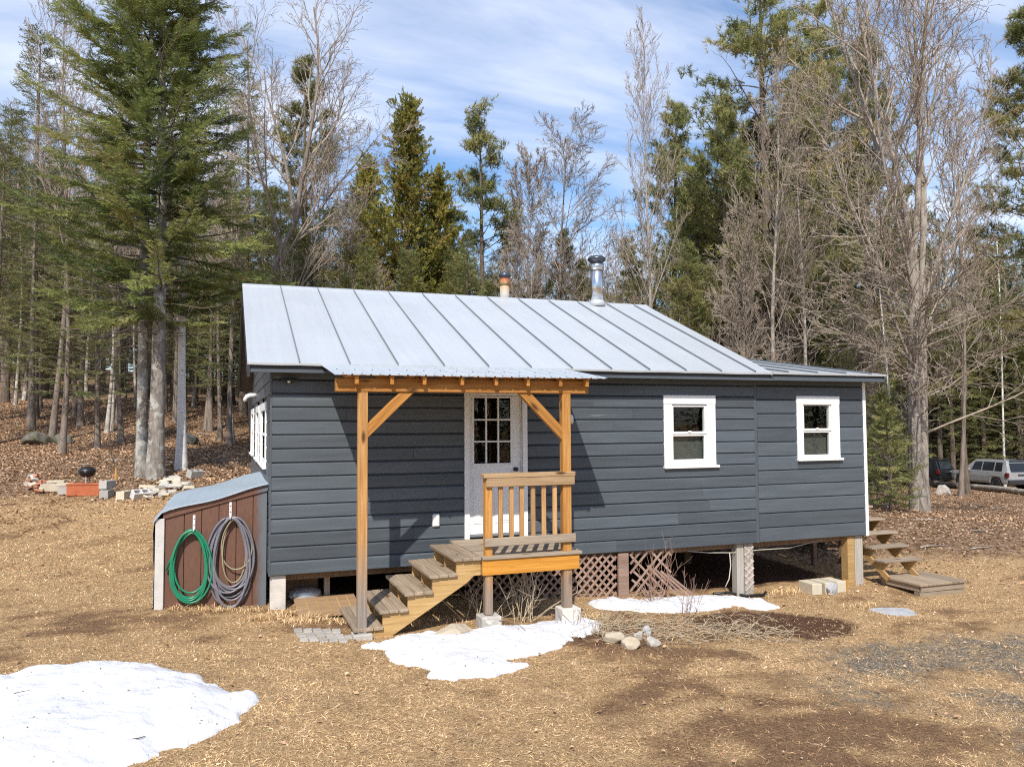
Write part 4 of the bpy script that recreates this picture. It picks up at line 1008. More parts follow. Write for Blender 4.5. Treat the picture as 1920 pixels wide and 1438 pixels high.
# named single trees: (mesh, mats, names, name, px, depth, top row or None, H, label, rot)
def single(kindname, meshes, mats, names, px, d, top, H, label, rot=0, w=None, group=None):
    s = top_scale(px, d, top, H)
    return plant(kindname, meshes, mats, names, px, d, label, rot=rot, scale=(w or s), sz=s, group=group)
bare_b = bare_crown_meshes('bare_b', make_bare(66, 13.0, .125, 20, .55, .7, .2, SPEC_L, (.004, 0), .012))
single('birch_tree', bare_b, BB, BN, 341, 22.0, 60, 13.0, 'white birch with straight bright trunk right of the twin spruce', .4, 1.1)
single('cedar_tree', cedar, CM, CN, 765, 36, 188, 14.5, 'dense olive cedar with pointed top behind the cabin ridge', .3, 1.35)
single('cedar_tree', cedar, CM, CN, 690, 41, 300, 14.5, 'shorter olive cedar beside the dense pointed cedar', 2.0, 1.2)
single('cedar_tree', cedar, CM, CN, 818, 37.5, 330, 14.5, 'bright olive cedar with rounded top between pointed cedar and young pine', 4.0, 1.25)
single('pine_tree', pine_y, PM, CN, 903, 38, 203, 13.0, 'young pine with open tiered crown against the sky beside the cedar', 1.0, 1.35)
single('pine_tree', pine_b, PM, CN, 566, 38, 105, 17.0, 'tall pine half hidden behind the leaning bare maple', 1.0)
single('aspen_tree', bare_u, (M['bark_pale'], M['twig']), BN, 1210, 33, 75, 17.0, 'tall bare aspen with pale straight trunk behind the stove pipe', 1.2, .82)
single('pine_tree', pine_b, PM, CN, 1268, 40, 190, 17.0, 'pine with narrow crown just right of the pale aspen', 2.2)
single('pine_tree', pine_a, PM, CN, 1450, 34, -70, 19.0, 'tallest pine with broad tiered boughs beside the bare maple', 4.0, 1.4)
single('pine_tree', pine_a, PM, CN, 1545, 42, 10, 19.0, 'tall pine standing behind the multi stemmed bare tree', .7, 1.35)
single('pine_tree', pine_b, PM, CN, 1950, 34, 10, 17.0, 'pine above the parked silver vehicle', .2)
single('bare_tree', bare_w, BR, BN, 1045, 36, 245, 15.0, 'wide bushy bare tree with brown twigs between young pine and aspen', 1.0)
single('bare_tree', bush_t, BR, BN, 985, 34, 330, 8.0, 'low bushy bare tree in front of the young pine', 2.0, 1.25)
single('bare_tree', bare_u, BP, BN, 1478, 27, 130, 17.0, 'bare tree with pale upright stem between cabin and maple', 3.1, .85)
single('bare_tree', bare_u, BP, BN, 1500, 27.6, 190, 17.0, 'shorter bare tree close to the pale upright stem', 1.1, .75)
single('bare_tree', bush_t, BW, BN, 1400, 27, 420, 8.0, 'twiggy low bare tree beside the addition roof', .6, .85)
single('birch_tree', bare_p, BB, BN, 1660, 25, 330, 12.0, 'slim white birch beside the right corner of the cabin', 1.1, .8)
single('birch_tree', bare_p, BB, BN, 1880, 52, 120, 12.0, 'leaning birch behind the parked silver vehicle', 5.9, 1.1)
single('bare_tree', bare_t, BW, BN, 1797, 31, 150, 13.0, 'slim grey bare tree left of the silver vehicle', .9, 1.1)
single('bare_tree', bare_t, (M['bark_dark'], M['twig_red']), BN, 1810, 32, 200, 13.0, 'slim dark bare tree left of the silver vehicle', 2.9, 1.1)
single('spruce_tree', fir_m, FM, CN, 62, 33, 45, 14.0, 'narrow spruce spire at the far left of the woods', 1.3)
single('bare_tree', bare_u, BW, BN, 98, 29, -60, 17.0, 'tall bare tree rooted beside the mossy boulder', .3, .85)
single('fir_tree', fir_s, FM, CN, 183, 27, 430, 9.0, 'young fir with dark slim trunk left of the twin spruce', 1.0, 1.0)
single('fir_tree', fir_s, FM, CN, 118, 25.5, 400, 9.0, 'young fir behind the kettle grill', 2.6, 1.1)
single('fir_tree', fir_s, FM, CN, 430, 30, 380, 9.0, 'young fir beside the gable end of the cabin', 4.2, 1.1)
single('fir_tree', fir_m, HM, CN, 455, 38, 150, 14.0, 'dark fir behind the gable end of the cabin', 4.2)
plant('spruce_sapling', sapling, (M['bark_dark'], M['bough'], M['f_fir']), CN, 0, 0, 'small bushy spruce sapling behind the side steps', pos=base_at(1668, 940, 21), scale=.92)
plant('spruce_sapling', sapling, (M['bark_dark'], M['bough'], M['f_fir']), CN, 0, 0, 'taller spruce sapling behind the white corner board', pos=base_at(1648, 935, 23.5), scale=1.15, rot=2)
for i in range(44):                        # the wood across the yard, mirrored in the window panes
    x_ = -40+i*2.9+(i*37 % 3); y_ = -46-(i*53 % 13); ms, mt, nm_ = [(hemlock, HM, CN), (hemlock, HM, CN), (pine_b, PM, CN)][i % 3]
    plant('yard_edge_tree', ms, mt, nm_, 0, 0, ['dense hemlock', 'dense hemlock', 'tall pine'][i % 3]+' across the yard facing the cabin front', 'tree', ['hemlocks', 'hemlocks', 'pines'][i % 3]+' across the yard', 1.15, i*1.1, pos=(x_, y_, gz(x_, y_)))
# thin trunks of the hillside, left
for i, (px, py, d, ms, mt, s) in enumerate([(140, 782, 34, bare_t, BW, 1), (200, 802, 31, bare_p, BP, 1), (210, 806, 31.5, bare_p, BP, .8), (228, 815, 29, bare_t, BW, 1), (220, 800, 33, bare_t, BW, .9), (386, 795, 33, bare_t, BW, 1.1),
        (413, 803, 31, bare_p, BR, 1.1), (437, 808, 31, bare_p, BP, 1), (28, 800, 37, bare_p, BP, 1), (45, 770, 40, bare_t, BP, 1), (255, 770, 37, bare_p, BP, .9), (310, 775, 36, bare_t, BW, 1), (362, 780, 38, bare_p, BP, 1), (160, 765, 41, bare_t, BP, 1), (8, 780, 42, bare_t, BW, 1.1), (75, 790, 36, bare_p, BW, 1)]):
    plant('hillside_tree', ms, mt, BN, 0, 0, {5: 'straight grey trunk between the white birch and the leaning trunk', 6: 'leaning brownish trunk just beyond the gable end', 7: 'thin pale trunk next to the leaning one by the gable', 3: 'grey trunk directly left of the twin spruce', 8: 'pale slender trunk beyond the long mossy boulder', 12: 'thin pale trunk far beyond the white birch', 10: 'thin pale trunk seen behind the twin spruce', 0: 'grey trunk on the slope straight above the kettle grill', 1: 'pale trunk closest of the close pair beyond the cinder blocks', 2: 'smaller pale trunk of the close pair beyond the cinder blocks'}.get(i, 'slender bare tree on the leaf covered hillside'), 'tree', 'thin trees on the hillside', s*1.1, i*1.7, pos=base_at(px, py, d))
for i, (px, d, s) in enumerate([(-10, 28, .8), (60, 31, .75), (150, 32, .72), (-60, 31, .95), (330, 34, .8), (395, 33, .62)]):
    plant('hillside_fir', fir_m, FM, CN, px, d, 'slim fir with bare lower trunk on the hillside near the twin spruce', 'tree', 'slim firs on the hillside', s, i*1.3)
# the wood behind: individual trees in ragged rows
wr = random.Random(12)
def wood_row(d0, d1, n, kinds, px0, px1, smin, smax):
    for i in range(n):
        px = px0+(px1-px0)*(i+wr.random())/n; d = wr.uniform(d0, d1); k = wr.choice(kinds)
        nm, ms, mt, names, lab, grp = k
        if 1640 < px < 1960 and d < 51: continue
        s = wr.uniform(smin, smax)
        zone = 'beyond the twin spruce' if px < 480 else ('behind the cabin' if px < 1440 else 'beyond the big maple')
        plant(nm, ms, mt, names, px, d, lab.replace('behind the cabin', zone).replace('in the woods behind the cabin', 'in the woods '+zone) if 'behind' in lab else lab+' '+zone, 'tree', grp+' '+zone, s, wr.uniform(0, 6.28), sz=s*wr.uniform(.9, 1.08))
K_W = ('background_tree', bare_w, BR, BN, 'broad bare tree in the woods behind the cabin', 'broad bare trees of the woods')
K_U = ('background_tree', bare_u, BP, BN, 'upright bare tree with pale trunk in the woods behind the cabin', 'upright bare trees of the woods')
K_T = ('background_tree', bare_t, BW, BN, 'thin grey bare tree in the woods behind the cabin', 'thin grey trees of the woods')
K_P = ('background_tree', bare_p, BP, BN, 'thin pale bare tree in the woods behind the cabin', 'thin pale trees of the woods')
K_F = ('background_fir', fir_m, HM, CN, 'dark fir in the woods behind the cabin', 'firs of the woods')
K_H = ('background_hemlock', hemlock, HM, CN, 'dense dark hemlock in the woods behind the cabin', 'hemlocks of the woods')
K_I = ('background_pine', pine_b, PM, CN, 'tall pine in the woods behind the cabin', 'pines of the woods')
K_B = ('background_bush', bush_t, BR, BN, 'low twiggy bare tree at the edge of the woods', 'low twiggy trees of the woods')
wood_row(31, 38, 34, [K_B, K_T, K_P, K_F, K_H, K_T], 480, 1420, .58, .86)
wood_row(40, 48, 16, [K_I, K_I, K_F, K_W], 600, 1330, .62, .80)
wood_row(38, 50, 30, [K_W, K_U, K_T, K_P, K_F, K_I], 470, 1450, .62, .88)
wood_row(30, 38, 12, [K_T, K_H, K_P, K_B], 1330, 1640, .65, .95)
wood_row(33, 44, 15, [K_I, K_H, K_I, K_I], 1300, 1640, .9, 1.15)
wood_row(52, 58, 14, [K_I, K_H, K_H, K_F, K_W], 1640, 1960, .95, 1.2)
wood_row(66, 82, 26, [K_H], 1560, 2050, 1.0, 1.3)
wood_row(70, 84, 30, [K_H], -250, 500, .8, 1.1)
wood_row(70, 84, 26, [K_H], 480, 1560, .75, 1.0)
wood_row(36, 50, 12, [K_H, K_W, K_F, K_I], 1350, 2000, .85, 1.1)
wood_row(50, 66, 10, [K_H, K_F, K_I], 1650, 2050, .95, 1.15)
wood_row(52, 66, 12, [K_H, K_W, K_F, K_P, K_U], 480, 1500, .62, .80)
K_S = ('background_fir', fir_s, HM, CN, 'short young fir in the woods behind the cabin', 'young firs of the woods')
wood_row(38, 50, 30, [K_F, K_W, K_B, K_S, K_H, K_P], -150, 490, .72, 1.05)
wood_row(52, 64, 24, [K_B, K_H, K_S, K_W], -150, 490, .9, 1.2)
wood_row(52, 68, 26, [K_B, K_H, K_W, K_B, K_I], 480, 1420, .62, .78)
wood_row(52, 70, 16, [K_B, K_H, K_H, K_S], 1380, 2000, 1.0, 1.2)
wood_row(50, 66, 12, [K_H, K_W, K_F, K_U], -200, 480, .7, 1.0)

# ---------------------------------------------------------------- lean-to shed with hoses
SO = (-.72, 1.6, -.4)
shed = thing('lean_to_shed', 'low brown lean-to shed with pale metal roof against the gable wall', 'shed', SO)
def shed_paint():
    mt, n, l, p = new_mat('brown_panel_with_grey_overspray'); tc = n.new('ShaderNodeTexCoord'); v = tc.outputs['Object']
    sp = n.new('ShaderNodeSeparateXYZ'); l.new(v, sp.inputs[0])
    a = _noise(n, l, v, 5, 5, .6, .3, (2, 2, .7)); mu = n.new('ShaderNodeMath'); mu.operation = 'MULTIPLY_ADD'; mu.inputs[1].default_value = .16; l.new(a, mu.inputs[0]); l.new(sp.outputs[0], mu.inputs[2])
    mr = n.new('ShaderNodeMapRange'); mr.inputs[1].default_value = -.16-SO[0]+.04; mr.inputs[2].default_value = -.10-SO[0]+.10; l.new(mu.outputs[0], mr.inputs[0])
    g = _noise(n, l, v, 30, 4, .6, 0, (3, 3, .25)); c = _ramp(n, [(.3, (.105, .048, .030)), (.7, (.165, .080, .050))]); l.new(g, c.inputs[0])
    l.new(_mix(n, l, mr.outputs[0], c.outputs[0], (.125, .145, .165)), p.inputs['Base Color']); p.inputs['Roughness'].default_value = .62
    _bump(n, l, g, p, .3, .004); return mt
M['shed_wall'] = shed_paint()
SY = .30; SX0, SX1 = -1.335, -.035
def sfz(x): return .80+(x+1.339)*.2493          # underside of the fascia band
gx = [SX0, -1.097, -.881, -.661, -.438, -.221, SX1]
for a, b in zip(gx, gx[1:]):
    a2, b2 = a+.006, b-.006
    MB().prism([(a2, gz(a, SY)-.1), (b2, gz(b, SY)-.1), (b2, sfz(b2)+.03), (a2, sfz(a2)+.03)], 'y', SY, SY+.018).build('wall_panel', M['shed_wall'], shed)
MB().prism([(SX0, gz(SX0, SY)-.1), (SX1, gz(SX1, SY)-.1), (SX1, sfz(SX1)), (SX0, sfz(SX0))], 'y', SY+.019, SY+.04).build('backing', M['shed_wall'], shed)
MB().prism([(-1.36, sfz(-1.36)), (-.03, sfz(-.03)), (-.03, sfz(-.03)+.088), (-1.36, sfz(-1.36)+.088)], 'y', SY-.022, SY-.002).build('fascia', M['shed_wall'], shed)
MB().box(-1.45, -1.338, SY-.03, SY+.06, gz(-1.4, SY)-.1, .80, .006).build('corner_post', M['post_white'] if 'post_white' in M else M['pier'], shed)
SYB = 3.05
mb = MB(); V = []
nxs = 15
for j, y in enumerate(np.linspace(SY-.06, SYB, 9)):
    for i in range(nxs):
        t = i/(nxs-1); x = -1.475+1.47*t; z = .875+.36*t+.014*math.sin(t*9+j*.8)-(.10*max(0, (.10-t)/.10)**2)
        V.append((x, y, z))
fs = [(j*nxs+i, j*nxs+i+1, (j+1)*nxs+i+1, (j+1)*nxs+i) for j in range(8) for i in range(nxs-1)]
b0 = len(V); V += [(x, y, z-.022) for x, y, z in V]
fs += [tuple(b0+q for q in f_[::-1]) for f_ in fs[:]]
fs += [(b0+i, b0+i+1, i+1, i) for i in range(nxs-1)] + [((j+1)*nxs, b0+(j+1)*nxs, b0+j*nxs, j*nxs)[::-1] for j in range(8)]
mb.add(V, fs).build('roof', M['shed_roof'], shed, smooth=False)
MB().box(-1.44, -1.40, SY+.07, SYB-.05, -.30, .78).prism([(-1.38, -.2), (-.03, -.2), (-.03, 1.16), (-1.38, .80)], 'y', SYB-.06, SYB-.03).build('side_wall', M['siding_plain'], shed)
M['tarp'] = paint('blue_tarp', (.045, .10, .17), .55, .25, None, .3, nscale=8)
tv = []; tf = []
for j in range(24):
    for k in range(8):
        y = SY+.02+j*.1; z = .77-(.77+.42)*k/7
        tv.append((-1.462-.012*math.sin(j*1.7+k)-.01*(k % 2), y, z))
tf = [(j*8+k, j*8+k+1, (j+1)*8+k+1, (j+1)*8+k) for j in range(23) for k in range(7)]
tag(MB().add(tv, tf).build('tarp', M['tarp'], None, origin=(-1.47, SY+.4, -.4)), 'dark blue tarp hung along the open side of the shed', 'tarp')
M['hose_green'] = paint('green_hose', (.014, .19, .10), .35, .12, None, 0)
M['hose_grey'] = paint('grey_hose', (.17, .165, .19), .38, .2, None, 0)
M['hose_yellow'] = paint('yellow_hose', (.34, .30, .19), .4, .12, None, 0)
M['hook'] = paint('hook_enamel', (.70, .69, .68), .4, .03, None, 0)
M['red'] = paint('red_plastic', (.35, .03, .02), .5, .05, None, 0)
def hook(cx, z0, z1, lab):
    o = thing('wall_hook', lab, 'hook', (cx, SY, z0))
    MB().box(cx-.016, cx+.016, SY-.012, SY-.002, z0, z1, .003).build('plate', M['hook'], o)
    MB().tube([(cx, SY-.01, z0+.03), (cx, SY-.06, z0+.02), (cx, SY-.11, z0+.03), (cx, SY-.125, z0+.07)], .010, 8).build('peg', M['hook'], o, smooth=True)
    for z in (z0+.10, z0+.20): MB().lathe([(.007, 0), (.007, .004)], (0, 0, 0), 8); 
    for z in (z1-.05, z1-.13):
        s_ = MB().lathe([(.008, 0), (.008, .004), (.003, .006)], (0, 0, 0), 8); s_.v = [(cx+x, SY-.012-zz, z+y) for x, y, zz in s_.v]; s_.build('screw', M['red'], o)
def loops(cx, ztop, zbot, w, n, r, seed, spread):
    rs = np.random.RandomState(seed); P = []
    for k in range(n):
        a = np.linspace(0, 2*math.pi, 41)[:-1]; ww = w/2*(1-spread*rs.rand()); zb = zbot+(ztop-zbot)*spread*rs.rand()*.8; zt = ztop-rs.uniform(0, .03)
        yy = SY-.022-.085*rs.rand(); dx = rs.normal(0, .015)
        zc, hh = (zt+zb)/2, (zt-zb)/2
        x = cx+dx+ww*np.sin(a)*(1+.14*np.cos(a+math.pi)); z = zc+hh*np.cos(a)
        y = yy+.012*np.sin(a*2+rs.uniform(0, 6)); y = np.where(z < ztop-.35, np.maximum(y, SY-.08), y)
        P += list(np.stack([x, y, z], 1))
    return np.array(P)
def hose(name, lab, cx, ztop, zbot, w, n, r, mat, seed, spread=.28, tail=None):
    P = loops(cx, ztop, zbot, w, n, r, seed, spread)
    if tail is not None: P = np.vstack([tail, P])
    for _ in range(2): P[1:-1] = .25*P[:-2]+.5*P[1:-1]+.25*P[2:]
    return tag(MB().tube(P, r, 7).build(name, mat, None, smooth=True, origin=(cx, SY, zbot)), lab, 'hose')
hook(-.975, .60, .83, 'small white hook plate above the green hose'); hook(-.515, .74, .985, 'small white hook plate above the grey hose')
hose('garden_hose', 'green garden hose coiled on the brown shed wall', -1.01, .655, -.37, .52, 7, .0135, M['hose_green'], 4, .22, tail=np.array([(-1.31, SY-.05, .12), (-1.25, SY-.05, .3), (-1.2, SY-.06, .45)]))
gh = hose('garden_hose', 'thick coil of grey hose hung beside the green hose', -.50, .80, -.45, .60, 13, .0145, M['hose_grey'], 9, .30)
hose('air_hose', 'thin yellowish hose looped among the grey coil', -.44, .78, -.1, .42, 2, .009, M['hose_yellow'], 12, .34)

# ---------------------------------------------------------------- lattice, cables and clutter under the cabin
def lattice(name, lab, x0, x1, y, z0, z1, sp=.098, w=.034, broken=0, seed=1):
    rs = random.Random(seed); o = thing(name, lab, 'lattice', ((x0+x1)/2, y, z0))
    for sgn, dy in ((1, -.006), (-1, .006)):
        c = x0-(z1-z0)-.2
        while c < x1+(z1-z0)+.2:
            pts = []
            # line x = c + sgn*(z-z0)  (or mirrored)
            for t in np.linspace(0, 1, 60):
                z = z0+(z1-z0)*t; x = c+(z-z0) if sgn > 0 else c+(z1-z0)-(z-z0)
                if x0+.02 <= x <= x1-.02: pts.append((x, z))
            c += sp*math.sqrt(2)
            if len(pts) < 4: continue
            if broken and rs.random() < broken: continue
            a, b = pts[0], pts[-1]
            if broken and rs.random() < .5: b = (a[0]+(b[0]-a[0])*rs.uniform(.5, .95), a[1]+(b[1]-a[1])*rs.uniform(.5, .95))
            MB().bar((a[0], y+dy, a[1]), (b[0], y+dy, b[1]), .010, w, .002, up=(0, 1, 0)).build('slat', M['lat'], o) if False else \
            MB().bar((a[0], y+dy, a[1]), (b[0], y+dy, b[1]), .010, w).build('slat', M['lat'], o)
    return o
lx = [on_y(px, 1080, .03)[0] for px in (868, 1068, 1158, 1178, 1262)]
L1 = lattice('lattice_skirting', 'brown wooden lattice skirting beneath the porch landing', lx[0], lx[2], .035, -.74, -.02, seed=2)
MB().box(lx[2]+.004, lx[3]-.004, .0, .05, -.86, -.02, .004).build('frame_post', M['lat'], L1)
L2 = lattice('lattice_skirting', 'broken lattice panel with missing slats behind dry canes', lx[3]+.01, lx[4], .035, -.80, -.02, broken=.2, seed=5)
for i in range(4):
    a = (lx[3]+.35+i*.12, .03, -.25-.05*i); b = (lx[3]+.95+i*.10, -.12, -.86)
    MB().bar(a, b, .010, .034).build('loose_slat', M['lat'], L2)
M['lat_grey'] = wood('lattice_weathered', 'z', (.38, .33, .29), (.52, .47, .42), knots=False)
L3 = thing('lattice_strip', 'narrow grey lattice strip on the pier beneath the window', 'lattice', (7.75, .03, -.9))
for sgn in (1, -1):
    for k in range(9):
        z = -.92+k*.118; a = (7.665, .03-.005*sgn, z if sgn > 0 else z+.15); b = (7.835, .03-.005*sgn, z+.15 if sgn > 0 else z)
        if min(a[2], b[2]) > -.9 and max(a[2], b[2]) < -.0: MB().bar(a, b, .009, .032).build('slat', M['lat_grey'], L3)
MB().box(7.664, 7.838, .036, .07, -.95, -.005).build('backing_board', M['lat_grey'], L3)
M['cable'] = paint('white_cable', (.50, .47, .40), .6, .1, None, 0)
xr = lambda px, py, Y=.0: tuple(on_y(px, py, Y))
tag(MB().tube([xr(1290, 1033, .12), xr(1330, 1036, .1), xr(1375, 1036, .08), xr(1420, 1031, .1), xr(1480, 1027, .12), xr(1540, 1012, .1)], .008, 6).build('cable', M['cable'], None, smooth=True, origin=xr(1400, 1036)), 'pale cable sagging along the underside of the cabin', 'cable')
tag(MB().tube([xr(1368, 1036, .02), xr(1370, 1060, .0), xr(1367, 1085, -.02), xr(1360, 1100, -.03)], .008, 6).build('cable', M['cable'], None, smooth=True, origin=xr(1368, 1060)), 'pale cable end hanging down beside the lattice strip', 'cable')
def gpt(px, py, dz=0): p = on_ground(px, py); return (p[0], p[1], float(surf(p[0], p[1])[0])+dz)
tag(MB().tube([gpt(1338, 1118, .04), gpt(1365, 1116, .05), gpt(1400, 1119, .03), gpt(1432, 1118, .04), gpt(1436, 1113, .03)], .022, 8).build('drain_pipe', M['black'], None, smooth=True, origin=gpt(1390, 1118)), 'black flexible drain pipe lying along the snow strip', 'pipe')
M['ply'] = wood('old_plywood', 'x', (.26, .17, .10), (.38, .26, .16), knots=False)
sheet = thing('plywood_sheet', 'old plywood sheet lying half under the cabin beside the steps', 'board', (1.0, -.15, -.5))
MB().obox((.75, -.05, -.44), (.42, .42, .012), np.array(Matrix.Rotation(.10, 3, 'X')), .003).build('sheet', M['ply'], sheet)
for i in range(5): MB().obox((.48+.14*i, -.12, -.425), (.008, .36, .004), np.array(Matrix.Rotation(.10, 3, 'X'))).build('batten', M['strg'], sheet)
M['foil'] = paint('silver_bag', (.42, .43, .44), .3, .25, None, .5, metallic=.5, nscale=12)
bv = MB(); bv.lathe([(.02, -.10), (.12, -.09), (.15, -.03), (.14, .04), (.09, .08), (.02, .09)], (0, 0, 0), 18)
rs_ = np.random.RandomState(4); bv.v = [(.50+x*1.5*(1+rs_.normal(0, .05)), .45+y*1.1, -.36+z*(1+rs_.normal(0, .06))) for x, y, z in bv.v]
tag(bv.build('plastic_bag', M['foil'], None, smooth=True, origin=(.50, .45, -.45)), 'crumpled silver plastic bag under the cabin beside the concrete pier', 'bag')
tag(MB().box(.22, .70, .62, .66, -.50, -.11, .004).build('board', M['pier_dark'], None, origin=(.45, .64, -.5)), 'rusty brown panel standing under the cabin floor behind the bag', 'board')
tag(MB().box(.76, .84, .40, .48, -.55, -.11, .004).build('prop_post', M['pier'], None, origin=(.8, .44, -.5)), 'short wooden prop under the floor beside the plywood sheet', 'post')
# cream blocks by the right pier
M['block_cream'] = paint('cream_block', (.52, .46, .35), .9, .1, None, .5, nscale=14)
M['block_grey'] = paint('grey_block', (.40, .385, .36), .92, .14, None, .6, nscale=14)
for i, (px, lab) in enumerate([(1524, 'cream concrete block with dry stalks before it, farthest from the pier'), (1546, 'cream concrete block between its two neighbours near the pier'), (1568, 'cream concrete block next to the split firewood')]):
    q = on_y(px, 1078, -.12); zb = gz(q[0], q[1])
    mbk = MB().obox((q[0], -.05, zb+.085), (.098, .19, .095), np.array(Matrix.Rotation(.06*(i-1), 3, 'Z')), .008); tag(mbk.build('concrete_block', M['block_cream'], None, origin=(q[0], -.05, zb)), lab, 'block')
q = on_y(1584, 1083, -.12); zb = gz(q[0], q[1])
M['split'] = wood('split_firewood', 'z', (.50, .26, .08), (.66, .40, .16))
tag(MB().prism([(q[0]-.05, -.16), (q[0]+.05, -.15), (q[0]+.01, -.05)], 'z', zb-.02, zb+.17).build('firewood', M['split'], None, origin=(q[0], -.12, zb)), 'orange piece of split firewood standing by the right pier', 'firewood')
def rock(name, lab, c, size, mat, seed, cat='rock', flat=.0, rot=0):
    rs = np.random.RandomState(seed); import bmesh
    bm = bmesh.new(); bmesh.ops.create_icosphere(bm, subdivisions=3, radius=1)
    dirs = rs.normal(size=(16, 3)); dirs /= np.linalg.norm(dirs, axis=1)[:, None]; lim = rs.uniform(.55, .85, 16)
    cr, sr = math.cos(rot), math.sin(rot)
    for v in bm.verts:
        p = np.array(v.co); 
        for dd, li in zip(dirs, lim):
            e = p@dd-li
            if e > 0: p = p-dd*e
        p = p*(1+.04*math.sin(9*p[0]+seed)*math.cos(8*p[1]+seed)+.012*rs.normal())*1.25
        p = p*np.array(size); v.co = (p[0]*cr-p[1]*sr, p[0]*sr+p[1]*cr, p[2])
    me = bpy.data.meshes.new(name); bm.to_mesh(me); bm.free()
    o = obj(name, me, mat); o.location = (float(c[0]), float(c[1]), float(c[2])); return tag(o, lab, cat)
def stone_mat(name, c0, c1, moss=None):
    mt, n, l, p = new_mat(name); v, rnd = _coord(n, l)
    a = _noise(n, l, v, 7, 6, .7, .3); c = _ramp(n, [(.3, c0), (.7, c1)]); l.new(a, c.inputs[0]); out = c.outputs[0]
    if moss:
        b = _noise(n, l, v, 3, 5, .65); r = _ramp(n, [(.5, (0, 0, 0)), (.62, (1, 1, 1))]); l.new(b, r.inputs[0]); out = _mix(n, l, r.outputs[0], out, moss)
    l.new(out, p.inputs['Base Color']); p.inputs['Roughness'].default_value = .9; _bump(n, l, a, p, .6, .02); return mt
M['stone_tan'] = stone_mat('tan_stone', (.33, .275, .20), (.48, .41, .31)); M['stone_grey'] = stone_mat('grey_stone', (.28, .28, .29), (.46, .46, .47)); M['stone_pale'] = stone_mat('pale_stone', (.32, .29, .25), (.50, .46, .41))
M['stone_moss'] = stone_mat('mossy_stone', (.075, .07, .062), (.20, .185, .165), (.07, .07, .025))
def rk(lab, px, py, size, mat, seed, sink=.25, rot=0, cat='rock'):
    p = gpt(px, py); return rock('rock' if cat == 'rock' else 'boulder', lab, (p[0], p[1], p[2]+size[2]*(1-sink)*.6), size, mat, seed, cat, rot=rot)
rk('rounded tan rock at the edge of the snow below the landing', 848, 1200, (.215, .15, .13), M['stone_tan'], 2)
rk('pale angular rock beside the dry stalks', 1183, 1214, (.105, .095, .08), M['stone_tan'], 3); rk('grey rock touching the pale angular rock', 1222, 1208, (.10, .085, .06), M['stone_pale'], 4)
rk('small pale rock tucked behind the grey rock', 1196, 1196, (.075, .07, .065), M['stone_pale'], 5); rk('greenish rock at the upper end of the small rock group', 1214, 1188, (.07, .06, .07), M['stone_grey'], 6)
rk('low brown rock half buried beside the dry stalks', 1150, 1203, (.13, .1, .09), M['stone_tan'], 16)
rk('blue grey pointed stone in front of the cream blocks', 1560, 1113, (.15, .10, .13), M['stone_grey'], 7, rot=.4)
p = gpt(1668, 1147); rock('stepping_stone', 'flat grey stepping stone sunk in the lawn before the wooden platform', (p[0], p[1], p[2]-.01), (.50, .30, .045), M['stone_grey'], 8, 'stone')
rk('long mossy boulder on the leaf covered hillside', 66, 832, (.50, .4, .30), M['stone_moss'], 9, cat='boulder'); rk('smaller mossy boulder beside the long one', 118, 832, (.30, .26, .26), M['stone_moss'], 10, cat='boulder')
rk('pale boulder behind the white birch', 352, 832, (.38, .3, .30), M['stone_moss'], 11, cat='boulder'); rk('white rock below the maple roots', 1768, 927, (.34, .25, .25), M['stone_pale'], 12)
# paved patch
pav = thing('paving_patch', 'small patch of worn grey brick pavers beside the porch post', 'pavers', gpt(605, 1190))
M['paver'] = paint('grey_paver', (.36, .335, .30), .9, .14, None, .5, nscale=12)
A, B, C_, D_ = [np.array(gpt(*q)) for q in ((540, 1202), (660, 1204), (668, 1182), (552, 1178))]
for r in range(3):
    for c in range(6):
        if (r, c) in ((0, 0), (2, 5)): continue
        u = (c+.5+(.5 if r % 2 else 0))/6.5; v = (r+.5)/3; P = (A*(1-u)+B*u)*(1-v)+(D_*(1-u)+C_*u)*v
        ex = np.linalg.norm(B-A)/6.5/2-.006; ey = np.linalg.norm(D_-A)/6-.006
        MB().obox((P[0], P[1], float(surf(P[0], P[1])[0])-.018+rng.uniform(-.008, .008)), (ex, ey, .03), np.array(Matrix.Rotation(rng.uniform(-.09, .09)+.0, 3, 'Z')), .006).build('brick', M['paver'], pav)

# ---------------------------------------------------------------- side steps at the right end
side = thing('side_steps', 'weathered open wooden steps beside the white corner board', 'stairs', (10.9, .3, -.9))
ST = [(.50, .20), (.20, -.01), (-.04, -.225), (-.32, -.425)]
for y, z in ST + [(.80, .41), (1.10, .62)]:
    for j in range(2): MB().box(10.36, 11.23, y+.006+.14*j, y+.138+.14*j, z-.04, z, .006).build('tread', M['grey_x'], side)
for x in (10.44, 11.10):
    for (y, z) in ST + [(.80, .41), (1.10, .62)]: MB().prism([(y+.01, z-.042), (y+.285, z-.042), (y+.285, z-.22), (y+.2, z-.24)], 'x', x-.02, x+.02).build('stringer_tooth', M['strg'], side)
    MB().bar((x, -.30, -.74), (x, 1.40, .44), .038, .10).build('stringer', M['strg'], side)
MB().box(10.37, 11.2, 1.40, 2.4, .78, .82, .005).build('upper_landing', M['grey_x'], side)
for x in (10.42, 11.12): MB().box(x-.045, x+.045, 1.5, 1.59, gz(x, 1.5)-.1, 1.75 if x < 11 else .80, .005).build('post', M['lat'], side)
plat = thing('wooden_platform', 'low grey plank platform at the foot of the side steps', 'platform', (11.1, -.55, -.95))
for i in range(6):
    x0 = 10.50+i*.178
    MB().box(x0, x0+.172, -.93, -.02, -.765, -.725, .005).build('plank', M['grey_y'], plat)
